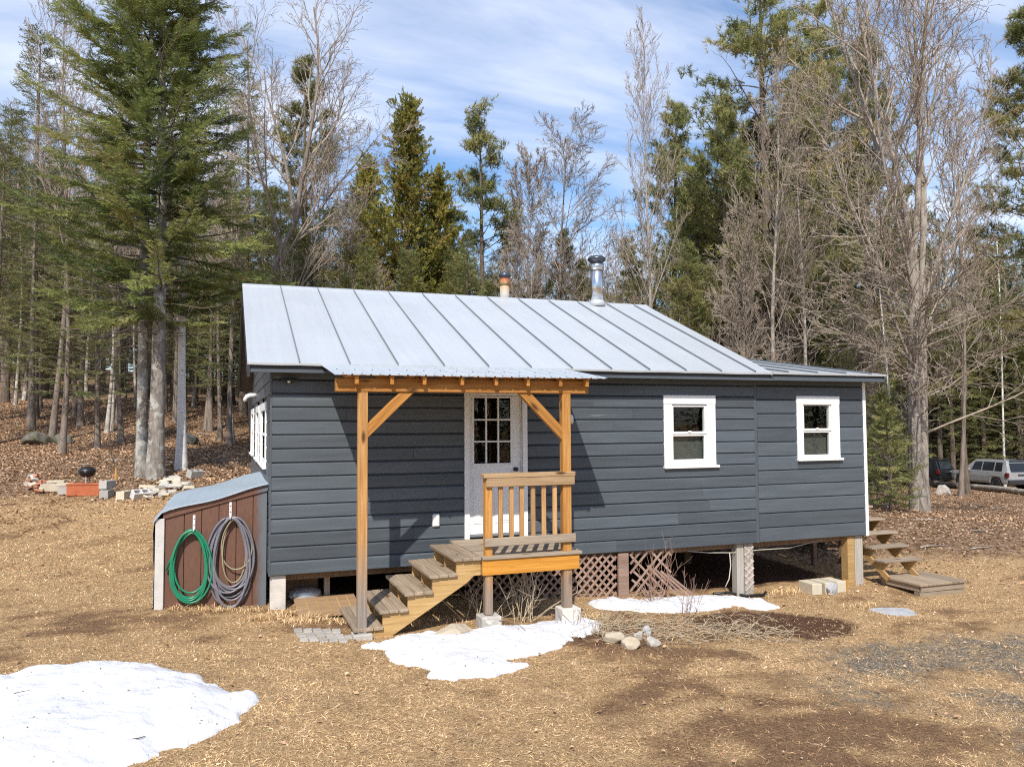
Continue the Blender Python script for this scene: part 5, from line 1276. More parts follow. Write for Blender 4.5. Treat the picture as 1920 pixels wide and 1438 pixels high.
MB().box(10.53, 11.53, -.90, -.865, -.865, -.768, .004).box(10.53, 11.53, -.885, -.85, -1.02, -.868, .004).build('front_board', M['grey_x'], plat)
MB().box(10.525, 10.56, -.862, -.05, -.865, -.768, .004).build('side_board', M['grey_y'], plat)
MB().box(11.50, 11.535, -.862, -.05, -1.0, -.768, .004).build('side_board', M['grey_y'], plat)
for x, y in ((10.57, -.80), (11.45, -.80), (10.57, -.12), (11.45, -.12)): MB().box(x-.04, x+.04, y-.04, y+.04, -1.1, -.77).build('foot', M['grey_y'], plat)

# ---------------------------------------------------------------- grill, blocks and rubble
GD = 19.0
def gp(px, py): return gpt(px, py)
p = gp(160, 927)
terra = paint('terracotta', (.42, .115, .045), .8, .2, ((.50, .24, .14), .62, 6), .4)
fl = MB(); yawl = .28; Rz = np.array(Matrix.Rotation(-yawl+.10, 3, 'Z'))
fl.obox((p[0], p[1], p[2]+.12), (.37, .17, .14), Rz, .015); fl.obox((p[0], p[1], p[2]+.262), (.385, .185, .02), Rz, .01)
tag(fl.build('terracotta_flue', terra, None, origin=p), 'orange terracotta flue block carrying the black kettle grill', 'flue block')
k0 = (p[0]+.02, p[1]+.04, p[2]+.283)
gr = thing('kettle_grill', 'small black kettle grill standing on the terracotta block', 'grill', k0)
MB().lathe([(.03, .13), (.12, .15), (.175, .20), (.195, .26), (.195, .275), (.18, .275), (.15, .21), (.02, .16)], k0, 24).build('bowl', M['gloss_black'] if 'gloss_black' in M else M['black'], gr, smooth=True)
lid = MB().lathe([(.197, .278), (.195, .30), (.165, .35), (.10, .385), (.02, .397)], k0, 24).build('lid', M['black'], gr, smooth=True)
MB().tube([(k0[0]-.05, k0[1], k0[2]+.39), (k0[0]-.045, k0[1], k0[2]+.43), (k0[0]+.045, k0[1], k0[2]+.43), (k0[0]+.05, k0[1], k0[2]+.39)], .009, 6).build('handle', M['black'], lid)
for a in (.5, 2.6, 4.7): MB().tube([(k0[0]+.13*math.cos(a), k0[1]+.13*math.sin(a), k0[2]+.17), (k0[0]+.19*math.cos(a), k0[1]+.19*math.sin(a), k0[2])], .008, 6).build('leg', M['chrome'], gr)
MB().lathe([(.10, .05), (.11, .06), (.02, .055)], k0, 16).build('ash_catcher', M['chrome'], gr)
def cblock(lab, px, py, rz, zoff=0, mat=None, tilt=0, grp=None):
    p = gp(px, py); R_ = np.array(Matrix.Rotation(rz, 3, 'Z') @ Matrix.Rotation(tilt, 3, 'X'))
    o = thing('cinder_block', lab, 'cinder block', (p[0], p[1], p[2]+zoff), grp)
    c = np.array((p[0], p[1], p[2]+zoff+.095))
    mt = mat or M['block_grey']; mb = MB()
    for sx in (-1, 1): mb.obox(c+R_@np.array((sx*.182, 0, 0)), (.016, .098, .095), R_, .003)
    for sy in (-1, 1): mb.obox(c+R_@np.array((0, sy*.082, 0)), (.1655, .016, .0945), R_, .003)
    mb.obox(c, (.016, .0655, .094), R_); mb.build('shell', mt, o); return o
cblock('grey cinder block lying under another beside the terracotta block', 200, 932, 1.35); cblock('grey cinder block stacked on top of another beside the grill', 201, 930, 1.15, .192)
cblock('tan cinder block standing alone right of the stacked pair', 233, 934, 1.2, 0, M['block_cream'])
cblock('pale cinder block tipped on its side before the rubble', 264, 935, .5, 0, M['block_white'] if 'block_white' in M else M['block_grey'], .5)
cblock('small pale block at the back end of the rubble pile', 366, 897, .7, .02, M['block_grey'], .25)
cblock('tan block beside the terracotta block, under two caps', 112, 920, .15, 0, M['block_cream']); cblock('grey block with round holes against the terracotta block', 126, 926, .1, 0, M['block_grey'])
cblock('tan block at the brick heap beside the capped one', 92, 920, .3, 0, M['block_cream'])
for i, (px, py, lab) in enumerate([(105, 905, 'flat tan cap slab on the tan block'), (122, 907, 'flat tan cap slab on the grey holed block')]):
    p = gp(px, 924 if i else 919); tag(MB().obox((p[0], p[1], p[2]+.222), (.19, .12, .03), np.array(Matrix.Rotation(.1*i, 3, 'Z')), .006).build('cap_slab', M['block_cream'], None, origin=p), lab, 'slab')
M['brick_red'] = paint('old_red_brick', (.36, .15, .09), .9, .25, ((.6, .52, .45), .6, 9), .4); M['block_white2'] = paint('pale_rubble', (.47, .45, .415), .9, .1, None, .5, nscale=10)
rr = random.Random(8)
def rubble(cx, cy, sx, sy, n, mats, lab, grp, zmax, nm):
    for i in range(n):
        px, py = cx+rr.gauss(0, sx), cy+rr.gauss(0, sy); p = gp(px, py); mt = rr.choice(mats)
        hz = rr.uniform(0, zmax)*max(0, 1-abs(px-cx)/(2*sx))
        R_ = np.array(Matrix.Rotation(rr.uniform(0, 3), 3, 'Z') @ Matrix.Rotation(rr.uniform(-.5, .5), 3, 'X') @ Matrix.Rotation(rr.uniform(-.4, .4), 3, 'Y'))
        h = (rr.uniform(.07, .12), rr.uniform(.045, .06), rr.uniform(.025, .035))
        if nm == 'stone_fragment': h = (rr.uniform(.08, .19), rr.uniform(.07, .12), rr.uniform(.02, .05))
        o = MB().obox((p[0], p[1], p[2]+.03+hz), h, R_, .008).build(nm, mt, None, origin=p); tag(o, lab, 'brick' if nm == 'brick' else 'stone', grp)
rubble(68, 912, 11, 5, 26, [M['brick_red'], M['brick_red'], M['block_cream'], M['block_grey']], 'old loose brick in the heap left of the capped blocks', 'bricks of the heap', .28, 'brick')
rubble(325, 912, 14, 6, 18, [M['block_white2'], M['block_cream'], M['block_white2']], 'pale broken masonry piece strewn at the foot of the twin spruce', 'pale rubble pieces', .12, 'stone_fragment')
rubble(290, 925, 18, 5, 12, [M['block_white2'], M['block_cream']], 'pale flat masonry piece strewn between blocks and shed', 'flat rubble pieces', .03, 'stone_fragment')
p = gp(217, 905); tag(MB().lathe([(.03, 0), (.035, .2), (.02, .36), (.03, .4)], p, 8).build('stump_post', M['split'], None, origin=p), 'short yellowish stake standing behind the stacked cinder blocks', 'stake')

# ---------------------------------------------------------------- vehicles beyond the maple
def vehicle(name, lab, cat, pos, rz, body_mat, H=1.82):
    o = thing(name, lab, cat, pos); o.rotation_euler = (0, 0, rz)
    def pt(mb, nm, mt, par=None, sm=False):
        me = bpy.data.meshes.new(nm); me.from_pydata(mb.v, [], mb.f); me.update()
        if sm: me.polygons.foreach_set('use_smooth', [True]*len(me.polygons))
        return obj(nm, me, mt, par or o)
    def arch(x): 
        z = .42
        for cx in (-1.42, 1.42):
            d = abs(x-cx)
            if d < .47: z = max(z, .36+math.sqrt(max(0, .47**2-d*d)))
        return z
    Xs = np.concatenate([np.linspace(-2.35, 2.40, 72)]); V = []; n_ = 10
    def belt(x): return 1.10 if x < .75 else 1.10-.10*min(1, (x-.75)/1.5)-(.18*max(0, (x-2.15)/.25))
    def roofz(x):
        if x < -2.28: return belt(x)+.02
        if x < -2.0: return 1.10+(H-1.10)*(x+2.28)/.28*.97
        if x < .35: return H-.02*((x+.8)/1.2)**2
        if x < 1.25: return H-.02+(belt(x)-H+.04)*((x-.35)/.9)
        return belt(x)+.02
    def half(x): return .95-.10*max(0, (abs(x)-1.9)/.5)**2
    for x in Xs:
        h = half(x); b = belt(x); r_ = max(roofz(x), b+.02); zb = arch(x); f_ = (r_-b)/(H-1.10); hw = h-.04-.20*min(1, f_)
        V += [(x, -h+.03, zb), (x, -h, zb+.12), (x, -h-.005, .86), (x, -h+.03, b), (x, -hw, r_-.04*f_), (x, -hw+.12, r_), (x, hw-.12, r_), (x, hw, r_-.04*f_), (x, h-.03, b), (x, h+.005, .86), (x, h, zb+.12), (x, h-.03, zb)]
    n_ = 12; K = len(Xs)
    fs = [(k*n_+i, k*n_+(i+1) % n_, (k+1)*n_+(i+1) % n_, (k+1)*n_+i) for k in range(K-1) for i in range(n_)] + [tuple(range(n_-1, -1, -1)), tuple((K-1)*n_+i for i in range(n_))]
    body = pt(MB().add(V, [q[::-1] for q in fs]), 'body', body_mat)
    for sy in (-1, 1):
        for x0, x1 in ((-1.98, -1.32), (-1.24, -.36), (-.28, .52)):
            w = MB(); pts = []
            for x, t in ((x0+(.10 if x0 < -1.9 else 0), .10), (x1, .10), (x1-(.22 if x1 > .4 else 0), .86), (x0+(.16 if x0 < -1.9 else 0), .86)):
                b = belt(x); r_ = roofz(x); f_ = (r_-b)/(H-1.1); h = half(x); hw = h-.04-.2*min(1, f_); y0, y1 = h-.03, hw
                pts.append((x, sy*(y0+(y1-y0)*t+.008), b+(r_-.04*f_-b)*t))
            w.add(pts, [(0, 1, 2, 3) if sy < 0 else (3, 2, 1, 0)]); pt(w, 'side_window', M['car_glass'])
    pt(MB().add([(-2.305, -.66, 1.16), (-2.305, .66, 1.16), (-2.09, .58, 1.66), (-2.09, -.58, 1.66)], [(3, 2, 1, 0)]), 'rear_window', M['car_glass'])
    pt(MB().box(-2.44, -2.28, -.90, .90, .46, .70, .04), 'rear_bumper', M['car_trim'] if cat != 'car' else body_mat)
    pt(MB().box(2.30, 2.46, -.88, .88, .42, .68, .04), 'front_bumper', M['car_trim'])
    for sy in (-1, 1):
        pt(MB().box(-2.37, -2.16, sy*.90-.07, sy*.90+.07, .86, 1.10, .02), 'tail_light', M['car_red'])
        pt(MB().box(2.2, 2.40, sy*.72-.16, sy*.72+.16, .80, .95, .02), 'headlight', M['car_lamp'])
        pt(MB().box(.52, .66, sy*1.05-.10, sy*1.05+.10, 1.08, 1.24, .03), 'mirror', body_mat)
        pt(MB().bar((-1.75, sy*.60, H+.05), (.15, sy*.60, H+.05), .04, .04).bar((-1.7, sy*.6, H-.02), (-1.7, sy*.6, H+.05), .03, .03).bar((.1, sy*.6, H-.02), (.1, sy*.6, H+.05), .03, .03), 'roof_rail', M['car_trim'])
    pt(MB().box(-2.375, -2.355, -.26, .26, .92, 1.02, .005), 'plate_recess', M['car_trim'])
    pt(MB().box(-2.16, -2.02, -.55, .55, H-.03, H+.015, .015), 'spoiler', M['car_trim'])
    for cx in (-1.42, 1.42):
        for sy in (-1, 1):
            t = MB().lathe([(.20, -.12), (.36, -.12), (.385, -.09), (.385, .09), (.36, .12), (.20, .12)], (0, 0, 0), 24); t.v = [(cx+x, sy*.84+z, .385+y) for x, y, z in t.v]
            wh = pt(t, 'wheel', M['car_tyre'])
            t = MB().lathe([(.02, -.10), (.20, -.10), (.235, -.125), (.235, .125), (.20, .10), (.02, .10)], (0, 0, 0), 18); t.v = [(cx+x, sy*.84+z, .385+y) for x, y, z in t.v]
            pt(t, 'rim', M['car_rim'], wh)
    return o
def car_paint(name, col, met=.5, rough=.3):
    mt, n, l, p = new_mat(name); p.inputs['Base Color'].default_value = (*col, 1); p.inputs['Metallic'].default_value = met; p.inputs['Roughness'].default_value = rough
    p.inputs['Coat Weight'].default_value = .5; v, _ = _coord(n, l); a = _noise(n, l, v, 3, 4, .6); r = _ramp(n, [(.4, tuple(c*.8 for c in col)), (.7, col)]); l.new(a, r.inputs[0]); l.new(r.outputs[0], p.inputs['Base Color'])
    return mt
M['car_silver'] = car_paint('silver_paint', (.36, .37, .375), .1, .35); M['car_dark'] = car_paint('dark_paint', (.02, .022, .026)); M['car_glass'] = paint('car_glass', (.015, .018, .02), .08, .05, None, 0)
M['car_trim'] = paint('car_trim', (.03, .03, .032), .5, .1, None, 0); M['car_red'] = paint('tail_lamp', (.12, .008, .008), .2, .05, None, 0); M['car_lamp'] = paint('head_lamp', (.6, .6, .6), .15, .05, None, 0)
M['car_tyre'] = paint('tyre', (.018, .018, .018), .8, .1, None, 0); M['car_rim'] = paint('rim', (.32, .33, .34), .35, .1, None, 0, metallic=.8)
q = at(1858, 905, 48)
vehicle('suv', 'silver sport utility vehicle parked beyond the maple, tailgate towards the cabin', 'suv', (q[0], q[1], gz(q[0], q[1])), math.radians(80), M['car_silver'])
q = at(1712, 895, 52)
vehicle('parked_car', 'dark vehicle parked behind the thick maple trunk', 'car', (q[0], q[1], gz(q[0], q[1])), math.radians(100), M['car_dark'], 1.75)
def log(lab, pa, pb, r, mat):
    a, b = np.array(gpt(*pa)), np.array(gpt(*pb)); K = 7; P = [a*(1-t)+b*t+np.array([0, 0, r*.8+.03*math.sin(9*t)]) for t in np.linspace(0, 1, K)]
    for i in range(K): P[i][2] = float(ground_z(P[i][0], P[i][1])[0])+r*.8
    tag(MB().tube(P, np.linspace(r, r*.7, K), 9).build('fallen_log', mat, None, smooth=True, origin=a), lab, 'log')
log('grey fallen log lying behind the maple trunk', (1752, 912), (1800, 917), .22, M['bark_grey']); log('long grey log on the ground in front of the silver vehicle', (1815, 918), (1955, 935), .16, M['bark_pale'])

# ---------------------------------------------------------------- snow
def snow_material(name, dirty=0.0):
    mt, n, l, p = new_mat(name); tc = n.new('ShaderNodeTexCoord'); v = tc.outputs['Object']
    a = _noise(n, l, v, 3, 5, .6); c = _ramp(n, [(.3, (.60-dirty*.7, .61-dirty*.7, .64-dirty*.7)), (.7, (.69-dirty*.7, .695-dirty*.7, .715-dirty*.7))]); l.new(a, c.inputs[0])
    d = _noise(n, l, v, 45, 3, .7); r = _ramp(n, [(.66, (0, 0, 0)), (.76, (.8, .8, .8))]); l.new(d, r.inputs[0])
    l.new(_mix(n, l, r.outputs[0], c.outputs[0], (.34, .28, .22)), p.inputs['Base Color']); p.inputs['Roughness'].default_value = .6; p.inputs['Subsurface Weight'].default_value = .0
    b = _noise(n, l, v, 5, 7, .62); _bump(n, l, b, p, .7, .06); return mt
M['snow'] = snow_material('old_snow'); M['snow_dirty'] = snow_material('dirty_snow', .35)
SNOWG = []
def snow_patch(lab, pix, thick, step, seed, mat=None, edge=.22):
    P = np.array([gpt(*q)[:2] for q in pix]); lo, hi = P.min(0)-.1, P.max(0)+.1
    X, Y = np.meshgrid(np.arange(lo[0], hi[0], step), np.arange(lo[1], hi[1], step), indexing='xy'); x, y = X.ravel(), Y.ravel()
    inside = np.zeros(len(x), bool); dist = np.full(len(x), 1e9); n = len(P)
    for i in range(n):
        a, b = P[i], P[(i+1) % n]
        c = ((a[1] > y) != (b[1] > y)) & (x < (b[0]-a[0])*(y-a[1])/(b[1]-a[1]+1e-12)+a[0]); inside ^= c
        ab = b-a; t = np.clip(((x-a[0])*ab[0]+(y-a[1])*ab[1])/(ab@ab+1e-12), 0, 1); dist = np.minimum(dist, np.hypot(x-a[0]-ab[0]*t, y-a[1]-ab[1]*t))
    sd = np.where(inside, dist, -dist)+(fbm(x, y, seed, .16, 4)-.5)*.22
    h = thick*(1-np.exp(-np.maximum(sd, 0)/edge))*(.45+1.1*fbm(x, y, seed+5, .8))+(fbm(x, y, seed+9, .26, 4)-.5)*.085*smoothstep(0, .15, sd)+.012
    z = np.where(sd > 0, surf(x, y)+h, surf(x, y)-.05)
    W, Hh = X.shape[1], X.shape[0]; i0 = (np.arange(Hh-1)[:, None]*W+np.arange(W-1)[None]).ravel(); q = np.stack([i0, i0+1, i0+W+1, i0+W], 1)
    keep = (sd[q] > -step*1.5).any(1) & ((sd[q] > 0).any(1)); q = q[keep]
    used = np.unique(q); mp = -np.ones(len(x), int); mp[used] = np.arange(len(used)); o0 = np.array([P[:, 0].mean(), P[:, 1].mean(), gz(*P.mean(0))])
    me = np_mesh('snow_patch', np.stack([x, y, z], 1)[used]-o0, quads=mp[q], smooth=True); o = obj('snow_patch', me, mat or M['snow']); o.location = o0
    SNOWG.append((x[sd > .06], y[sd > .06], z[sd > .06]))
    return tag(o, lab, 'snow patch')
SNOW_A = [(-10, 1274), (60, 1262), (120, 1252), (205, 1242), (260, 1247), (330, 1254), (365, 1270), (400, 1288), (440, 1304), (478, 1301), (488, 1312), (455, 1328), (440, 1345), (412, 1372), (370, 1390), (310, 1408), (275, 1425), (240, 1440), (150, 1490), (-100, 1530), (-330, 1450), (-260, 1330), (-120, 1290)]
SNOW_B = [(680, 1213), (730, 1203), (760, 1197), (810, 1190), (850, 1198), (880, 1192), (910, 1186), (960, 1180), (1010, 1172), (1065, 1164), (1100, 1164), (1135, 1172), (1105, 1190), (1075, 1200), (1060, 1218), (1030, 1222), (990, 1235), (950, 1240), (945, 1246), (985, 1252), (975, 1263), (930, 1268), (880, 1278), (830, 1276), (800, 1270), (820, 1262), (790, 1248), (750, 1243), (730, 1230), (725, 1218)]
SNOW_C = [(1095, 1136), (1120, 1130), (1180, 1130), (1240, 1127), (1300, 1122), (1345, 1121), (1390, 1120), (1430, 1127), (1456, 1138), (1440, 1146), (1400, 1141), (1375, 1137), (1345, 1143), (1330, 1146), (1280, 1149), (1230, 1151), (1160, 1147), (1120, 1144)]
snow_patch('large patch of old snow on the lawn away from the cabin', SNOW_A, .13, .03, 3)
snow_patch('ragged snow patch spreading below the porch landing', SNOW_B, .09, .022, 13, edge=.14)
snow_patch('long thin snow strip along the lattice skirting', SNOW_C, .09, .022, 23, edge=.12)
pq = at(1482, 1035, 18.5); rock('snow_heap', 'grey dirty snow heap showing beneath the addition floor', (pq[0], pq[1], gz(pq[0], pq[1])+.15), (.42, .38, .34), M['snow_dirty'], 31, 'snow heap')

# ---------------------------------------------------------------- dry shrubs, stalks, sticks
def cane_shrub(name, lab, px, py, n, L, r, mat, seed, spread=.35, cat='shrub', twigs=3, up=.02):
    rs = np.random.RandomState(seed); b = np.array(gpt(px, py)); polys = []
    for i in range(n):
        az_ = rs.uniform(0, 6.28); a = abs(rs.normal(0, spread)); d = np.array([math.cos(az_)*math.sin(a), math.sin(az_)*math.sin(a)*.6, math.cos(a)])
        c = curve(rs, np.array([rs.normal(0, .10), rs.normal(0, .05), -.02]), d, L*rs.uniform(.55, 1.1), 7, .10, up); polys.append((c, np.linspace(r, r*.4, 7)))
        for t in range(twigs):
            j = rs.randint(2, 6); polys.append((curve(rs, c[j], unit(c[j]-c[j-1])+rs.normal(0, .5, 3), L*.3*rs.uniform(.4, 1), 5, .12, .02), np.linspace(r*.5, r*.3, 5)))
    V, Q = tubes(polys, 5); o = obj(name, np_mesh(name, V, quads=Q, smooth=True), mat); o.location = b; return tag(o, lab, cat)
M['cane'] = bark('reddish_cane', (.24, .14, .10), (.40, .27, .21), 6, (1, 1, 1)); M['straw'] = bark('dry_straw_stem', (.40, .31, .20), (.60, .50, .36), 6, (1, 1, 1))
cane_shrub('bare_shrub', 'reddish bare canes growing before the broken lattice', 1228, 1136, 16, 1.05, .0048, M['cane'], 3)
cane_shrub('bare_shrub', 'grey bare canes rising from the stalk bed before the snow strip', 1290, 1150, 10, .62, .0045, M['cane'], 6, .3)
cane_shrub('bare_shrub', 'pale bare stems leaning between the landing posts', 985, 1165, 20, .95, .006, M['straw'], 5, .75)
cane_shrub('bare_shrub', 'dead stems sprawling under the porch steps', 905, 1165, 14, .75, .006, M['straw'], 15, 1.0)
cane_shrub('bare_shrub', 'few dark stalks poking through the snow by the landing post', 1080, 1180, 14, .30, .004, M['bough'], 7, .35, twigs=1)
cane_shrub('bare_shrub', 'short dead stems along the bed beside the small rocks', 1130, 1192, 26, .28, .004, M['straw'], 17, .9, twigs=1)
cane_shrub('bare_shrub', 'thin dry weed with bent stems beside the shed corner', 497, 1120, 8, .42, .0035, M['straw'], 19, .6, twigs=2)
cane_shrub('bare_sapling', 'thin bare sapling standing behind the stacked cinder blocks', 206, 890, 2, 1.6, .012, M['bark_dark'], 8, .1, 'sapling', 6)
cane_shrub('bare_sapling', 'thin dark bare sapling beside the smaller mossy boulder', 140, 828, 2, 1.9, .012, M['bark_dark'], 9, .1, 'sapling', 6)
cane_shrub('bare_sapling', 'thin bare sapling on the leaf slope beyond the long boulder', 22, 800, 2, 2.6, .012, M['bark_dark'], 10, .1, 'sapling', 6)
rs_ = np.random.RandomState(2); b = np.array(gpt(1545, 1052)); pq = at(1545, 1045, 17.2); pq[2] = gz(pq[0], pq[1])
fr_, tn_ = [], []
for i in range(150):
    d = rs_.normal(size=3); d[2] = abs(d[2])*.6; d = unit(d); fr_.append(frame(np.array([rs_.normal(0, .36), rs_.normal(0, .25), .1+abs(rs_.normal(0, .14))]), d, unit(rs_.normal(size=3)), .26)); tn_.append(rs_.rand()*.4)
Vc, Tc, Aa = bake(T_CEDAR, np.array(fr_), np.array(tn_)); me = np_mesh('brush_pile', Vc, tris=Tc, attrs={'tint': Aa}); o = obj('brush_pile', me, foliage('dark_brush', [(0, (.012, .012, .009)), (1, (.06, .045, .03))], 0)); o.location = pq; tag(o, 'dark leafy brush pile under the addition beside the snow heap', 'brush pile')
# bed of flattened dead stalks
def stalk_bed():
    rs = np.random.RandomState(44); polys = []
    for i in range(480):
        t = rs.rand(); px = 1085+t*370+rs.normal(0, 25); py = 1183+rs.normal(0, 12)+(t-.5)*22
        p = np.array(gpt(px, py, .02+abs(rs.normal(0, .035)))); az_ = rs.normal(-.15, 1.2)+(math.pi if rs.rand() < .5 else 0)
        polys.append((curve(rs, p, (math.cos(az_), math.sin(az_)*.9, rs.uniform(-.05, .25)), rs.uniform(.10, .48), 5, .22, -.06), np.linspace(.0042, .002, 5)))
    for P_, r_ in polys:
        g_ = surf(P_[:, 0], P_[:, 1])+.006; P_[:, 2] = np.maximum(P_[:, 2], g_)
    V, Q = tubes(polys, 3); o0 = np.array(gpt(1250, 1185)); o = obj('dead_stalks', np_mesh('dead_stalks', V-o0, quads=Q), M['straw']); o.location = o0; tag(o, 'matted bed of pale dead stalks below the snow strip', 'dead stalks', kind='stuff')
stalk_bed()
def stick(lab, pts, r, lift=.0):
    P = [np.array(gpt(*q, lift)) for q in pts]; o0 = P[0]; tag(MB().tube(P, np.linspace(r, r*.5, len(P)), 6).build('stick', M['bough'], None, smooth=True, origin=o0), lab, 'stick')
stick('dark forked twig lying on the large snow patch', [(183, 1418), (205, 1412), (235, 1411), (262, 1405), (272, 1401)], .007, .10)
stick('short dark twig near the outer edge of the large snow patch', [(25, 1337), (40, 1333), (55, 1329)], .005, .15)
stick('thin dark twig arching over the snow under the landing', [(905, 1183), (950, 1186), (975, 1194), (985, 1202)], .006, .12)
stick('thin bent twig resting on the ragged snow patch', [(945, 1196), (955, 1215), (968, 1230)], .004, .10)
stick('long pale branch lying at the foot of the stalk bed', [(1395, 1198), (1450, 1204), (1530, 1207)], .006, .02)
stick('fallen pale branch on the leaf litter beyond the maple', [(1790, 944), (1815, 947), (1850, 951)], .03, .03)

rst = random.Random(33)
for i in range(30):
    if i % 3: px, py = rst.uniform(0, 460), rst.uniform(790, 880)
    else: px, py = rst.uniform(1690, 1915), rst.uniform(945, 1030)
    L_ = rst.uniform(12, 60); dy = rst.uniform(-5, 5)
    P_ = [np.array(gpt(px+L_*t, py+dy*t+rst.uniform(-1, 1), .03)) for t in (0, .33, .66, 1)]
    tag(MB().tube(P_, np.linspace(rst.uniform(.012, .03), .008, 4), 5).build('fallen_branch', rst.choice((M['bark_pale'], M['bark_grey'])), None, smooth=True, origin=P_[0]), 'fallen branch lying in the leaf litter '+('of the hillside' if i % 3 else 'round the maple'), 'branch', 'fallen branches '+('on the hillside' if i % 3 else 'round the maple'))
# ---------------------------------------------------------------- grass and leaf litter
POLY = [np.array([gpt(*q)[:2] for q in pz_]) for pz_ in (SNOW_A, SNOW_B, SNOW_C)]
def in_poly(P, x, y):
    ins = np.zeros(len(x), bool); n = len(P)
    for i in range(n):
        a, b = P[i], P[(i+1) % n]; ins ^= ((a[1] > y) != (b[1] > y)) & (x < (b[0]-a[0])*(y-a[1])/(b[1]-a[1]+1e-12)+a[0])
    return ins
PAVC = np.array(gpt(605, 1191))
def blocked(x, y):
    b = (x > -.02) & (x < 10.25) & (y > .35) & (y < 7.8)
    b |= (x > -1.46) & (x < 0) & (y > SY+.02) & (y < SYB)
    b |= (np.abs(x-PAVC[0]) < .50) & (np.abs(y-PAVC[1]) < .20)
    b |= (x > 10.5) & (x < 11.6) & (y > -.93) & (y < .0)
    for P in POLY: b |= in_poly(P, x, y)
    return b
def in_view(x, y, m=40):
    u, v, w = project(np.stack([x, y, ground_z(x, y)], 1)); return (w > .5) & (u > -m) & (u < 1920+m) & (v < 1438+60)
rsg = np.random.RandomState(71)
STRAW = np.array([(.68, .45, .23), (.80, .57, .325), (.56, .36, .18), (.31, .185, .105), (.43, .35, .14), (.88, .68, .44)])
def grass(n, x0, x1, y0, y1, Lm, wm, name, lab, elev=.42, keep_dark=True):
    x = rsg.uniform(x0, x1, n); y = rsg.uniform(y0, y1, n)
    lw = leaf_w(x, y); gw = gravel_w(x, y); dw = dirt_w(x, y); bare = patch(x, y)
    keep = (rsg.rand(n) > lw*.9) & (rsg.rand(n) > gw*.93) & (rsg.rand(n) > dw*.92) & ~blocked(x, y) & (rsg.rand(n) < bare*.8+.2) & in_view(x, y)
    x, y, bare = x[keep], y[keep], bare[keep]; n = len(x); z = surf(x, y)-.004
    flow = fbm(x, y, 61, .5)*7+rsg.normal(0, 1.6, n); el = np.abs(rsg.normal(elev*.55, elev*.6, n)); L = Lm*rsg.uniform(.5, 1.35, n)
    d = np.stack([np.cos(flow)*np.cos(el), np.sin(flow)*np.cos(el), np.sin(el)], 1); s = np.stack([-np.sin(flow+rsg.normal(0, .5, n)), np.cos(flow), rsg.normal(0, .3, n)], 1)*(wm*rsg.uniform(.6, 1.3, n))[:, None]
    b = np.stack([x, y, z], 1); mid = b+d*(L*.55)[:, None]; tip = b+d*L[:, None]; tip[:, 2] -= L*.12
    V = np.stack([b, mid+s, mid-s, tip], 1).reshape(-1, 3); k = np.arange(n)[:, None]*4
    T = np.concatenate([k+np.array([[0, 2, 1]]), k+np.array([[1, 2, 3]])], 1).reshape(-1, 3)
    pick = rsg.choice(6, n, p=[.27, .20, .22, .16, .05, .10]); dk = rsg.rand(n) > (bare*.85+.15+rsg.normal(0, .12, n)); pick = np.where(dk, np.where(rsg.rand(n) < .7, 3, 2), pick)
    c = STRAW[pick]*rsg.uniform(.62, 1.2, (n, 1))*(.42+1.16*fbm(x, y, 131, .22, 3))[:, None]; col = np.repeat(c, 4, 0)
    o = obj(name, np_mesh(name, V, tris=T, attrs={'Col': col}), M['grass_blade']); return tag(o, lab, 'grass', kind='stuff')
M['grass_blade'] = vcol('dry_grass_blades')
grass(360000, -5.5, 9.5, -7.6, -2.6, .045, .0024, 'dry_grass', 'matted dry straw coloured lawn before the porch')
grass(230000, -8.5, 14, -2.6, 2.5, .052, .0030, 'lawn_grass', 'matted dry straw coloured lawn round the cabin', .5)
grass(110000, -12, 1, 2.5, 11, .07, .005, 'slope_grass', 'dry pale lawn rising towards the rubble', .55)
grass(110000, -5.5, 9.5, -7.6, -2.0, .105, .0017, 'long_grass', 'long dead grass strands matted over the front lawn', .3)
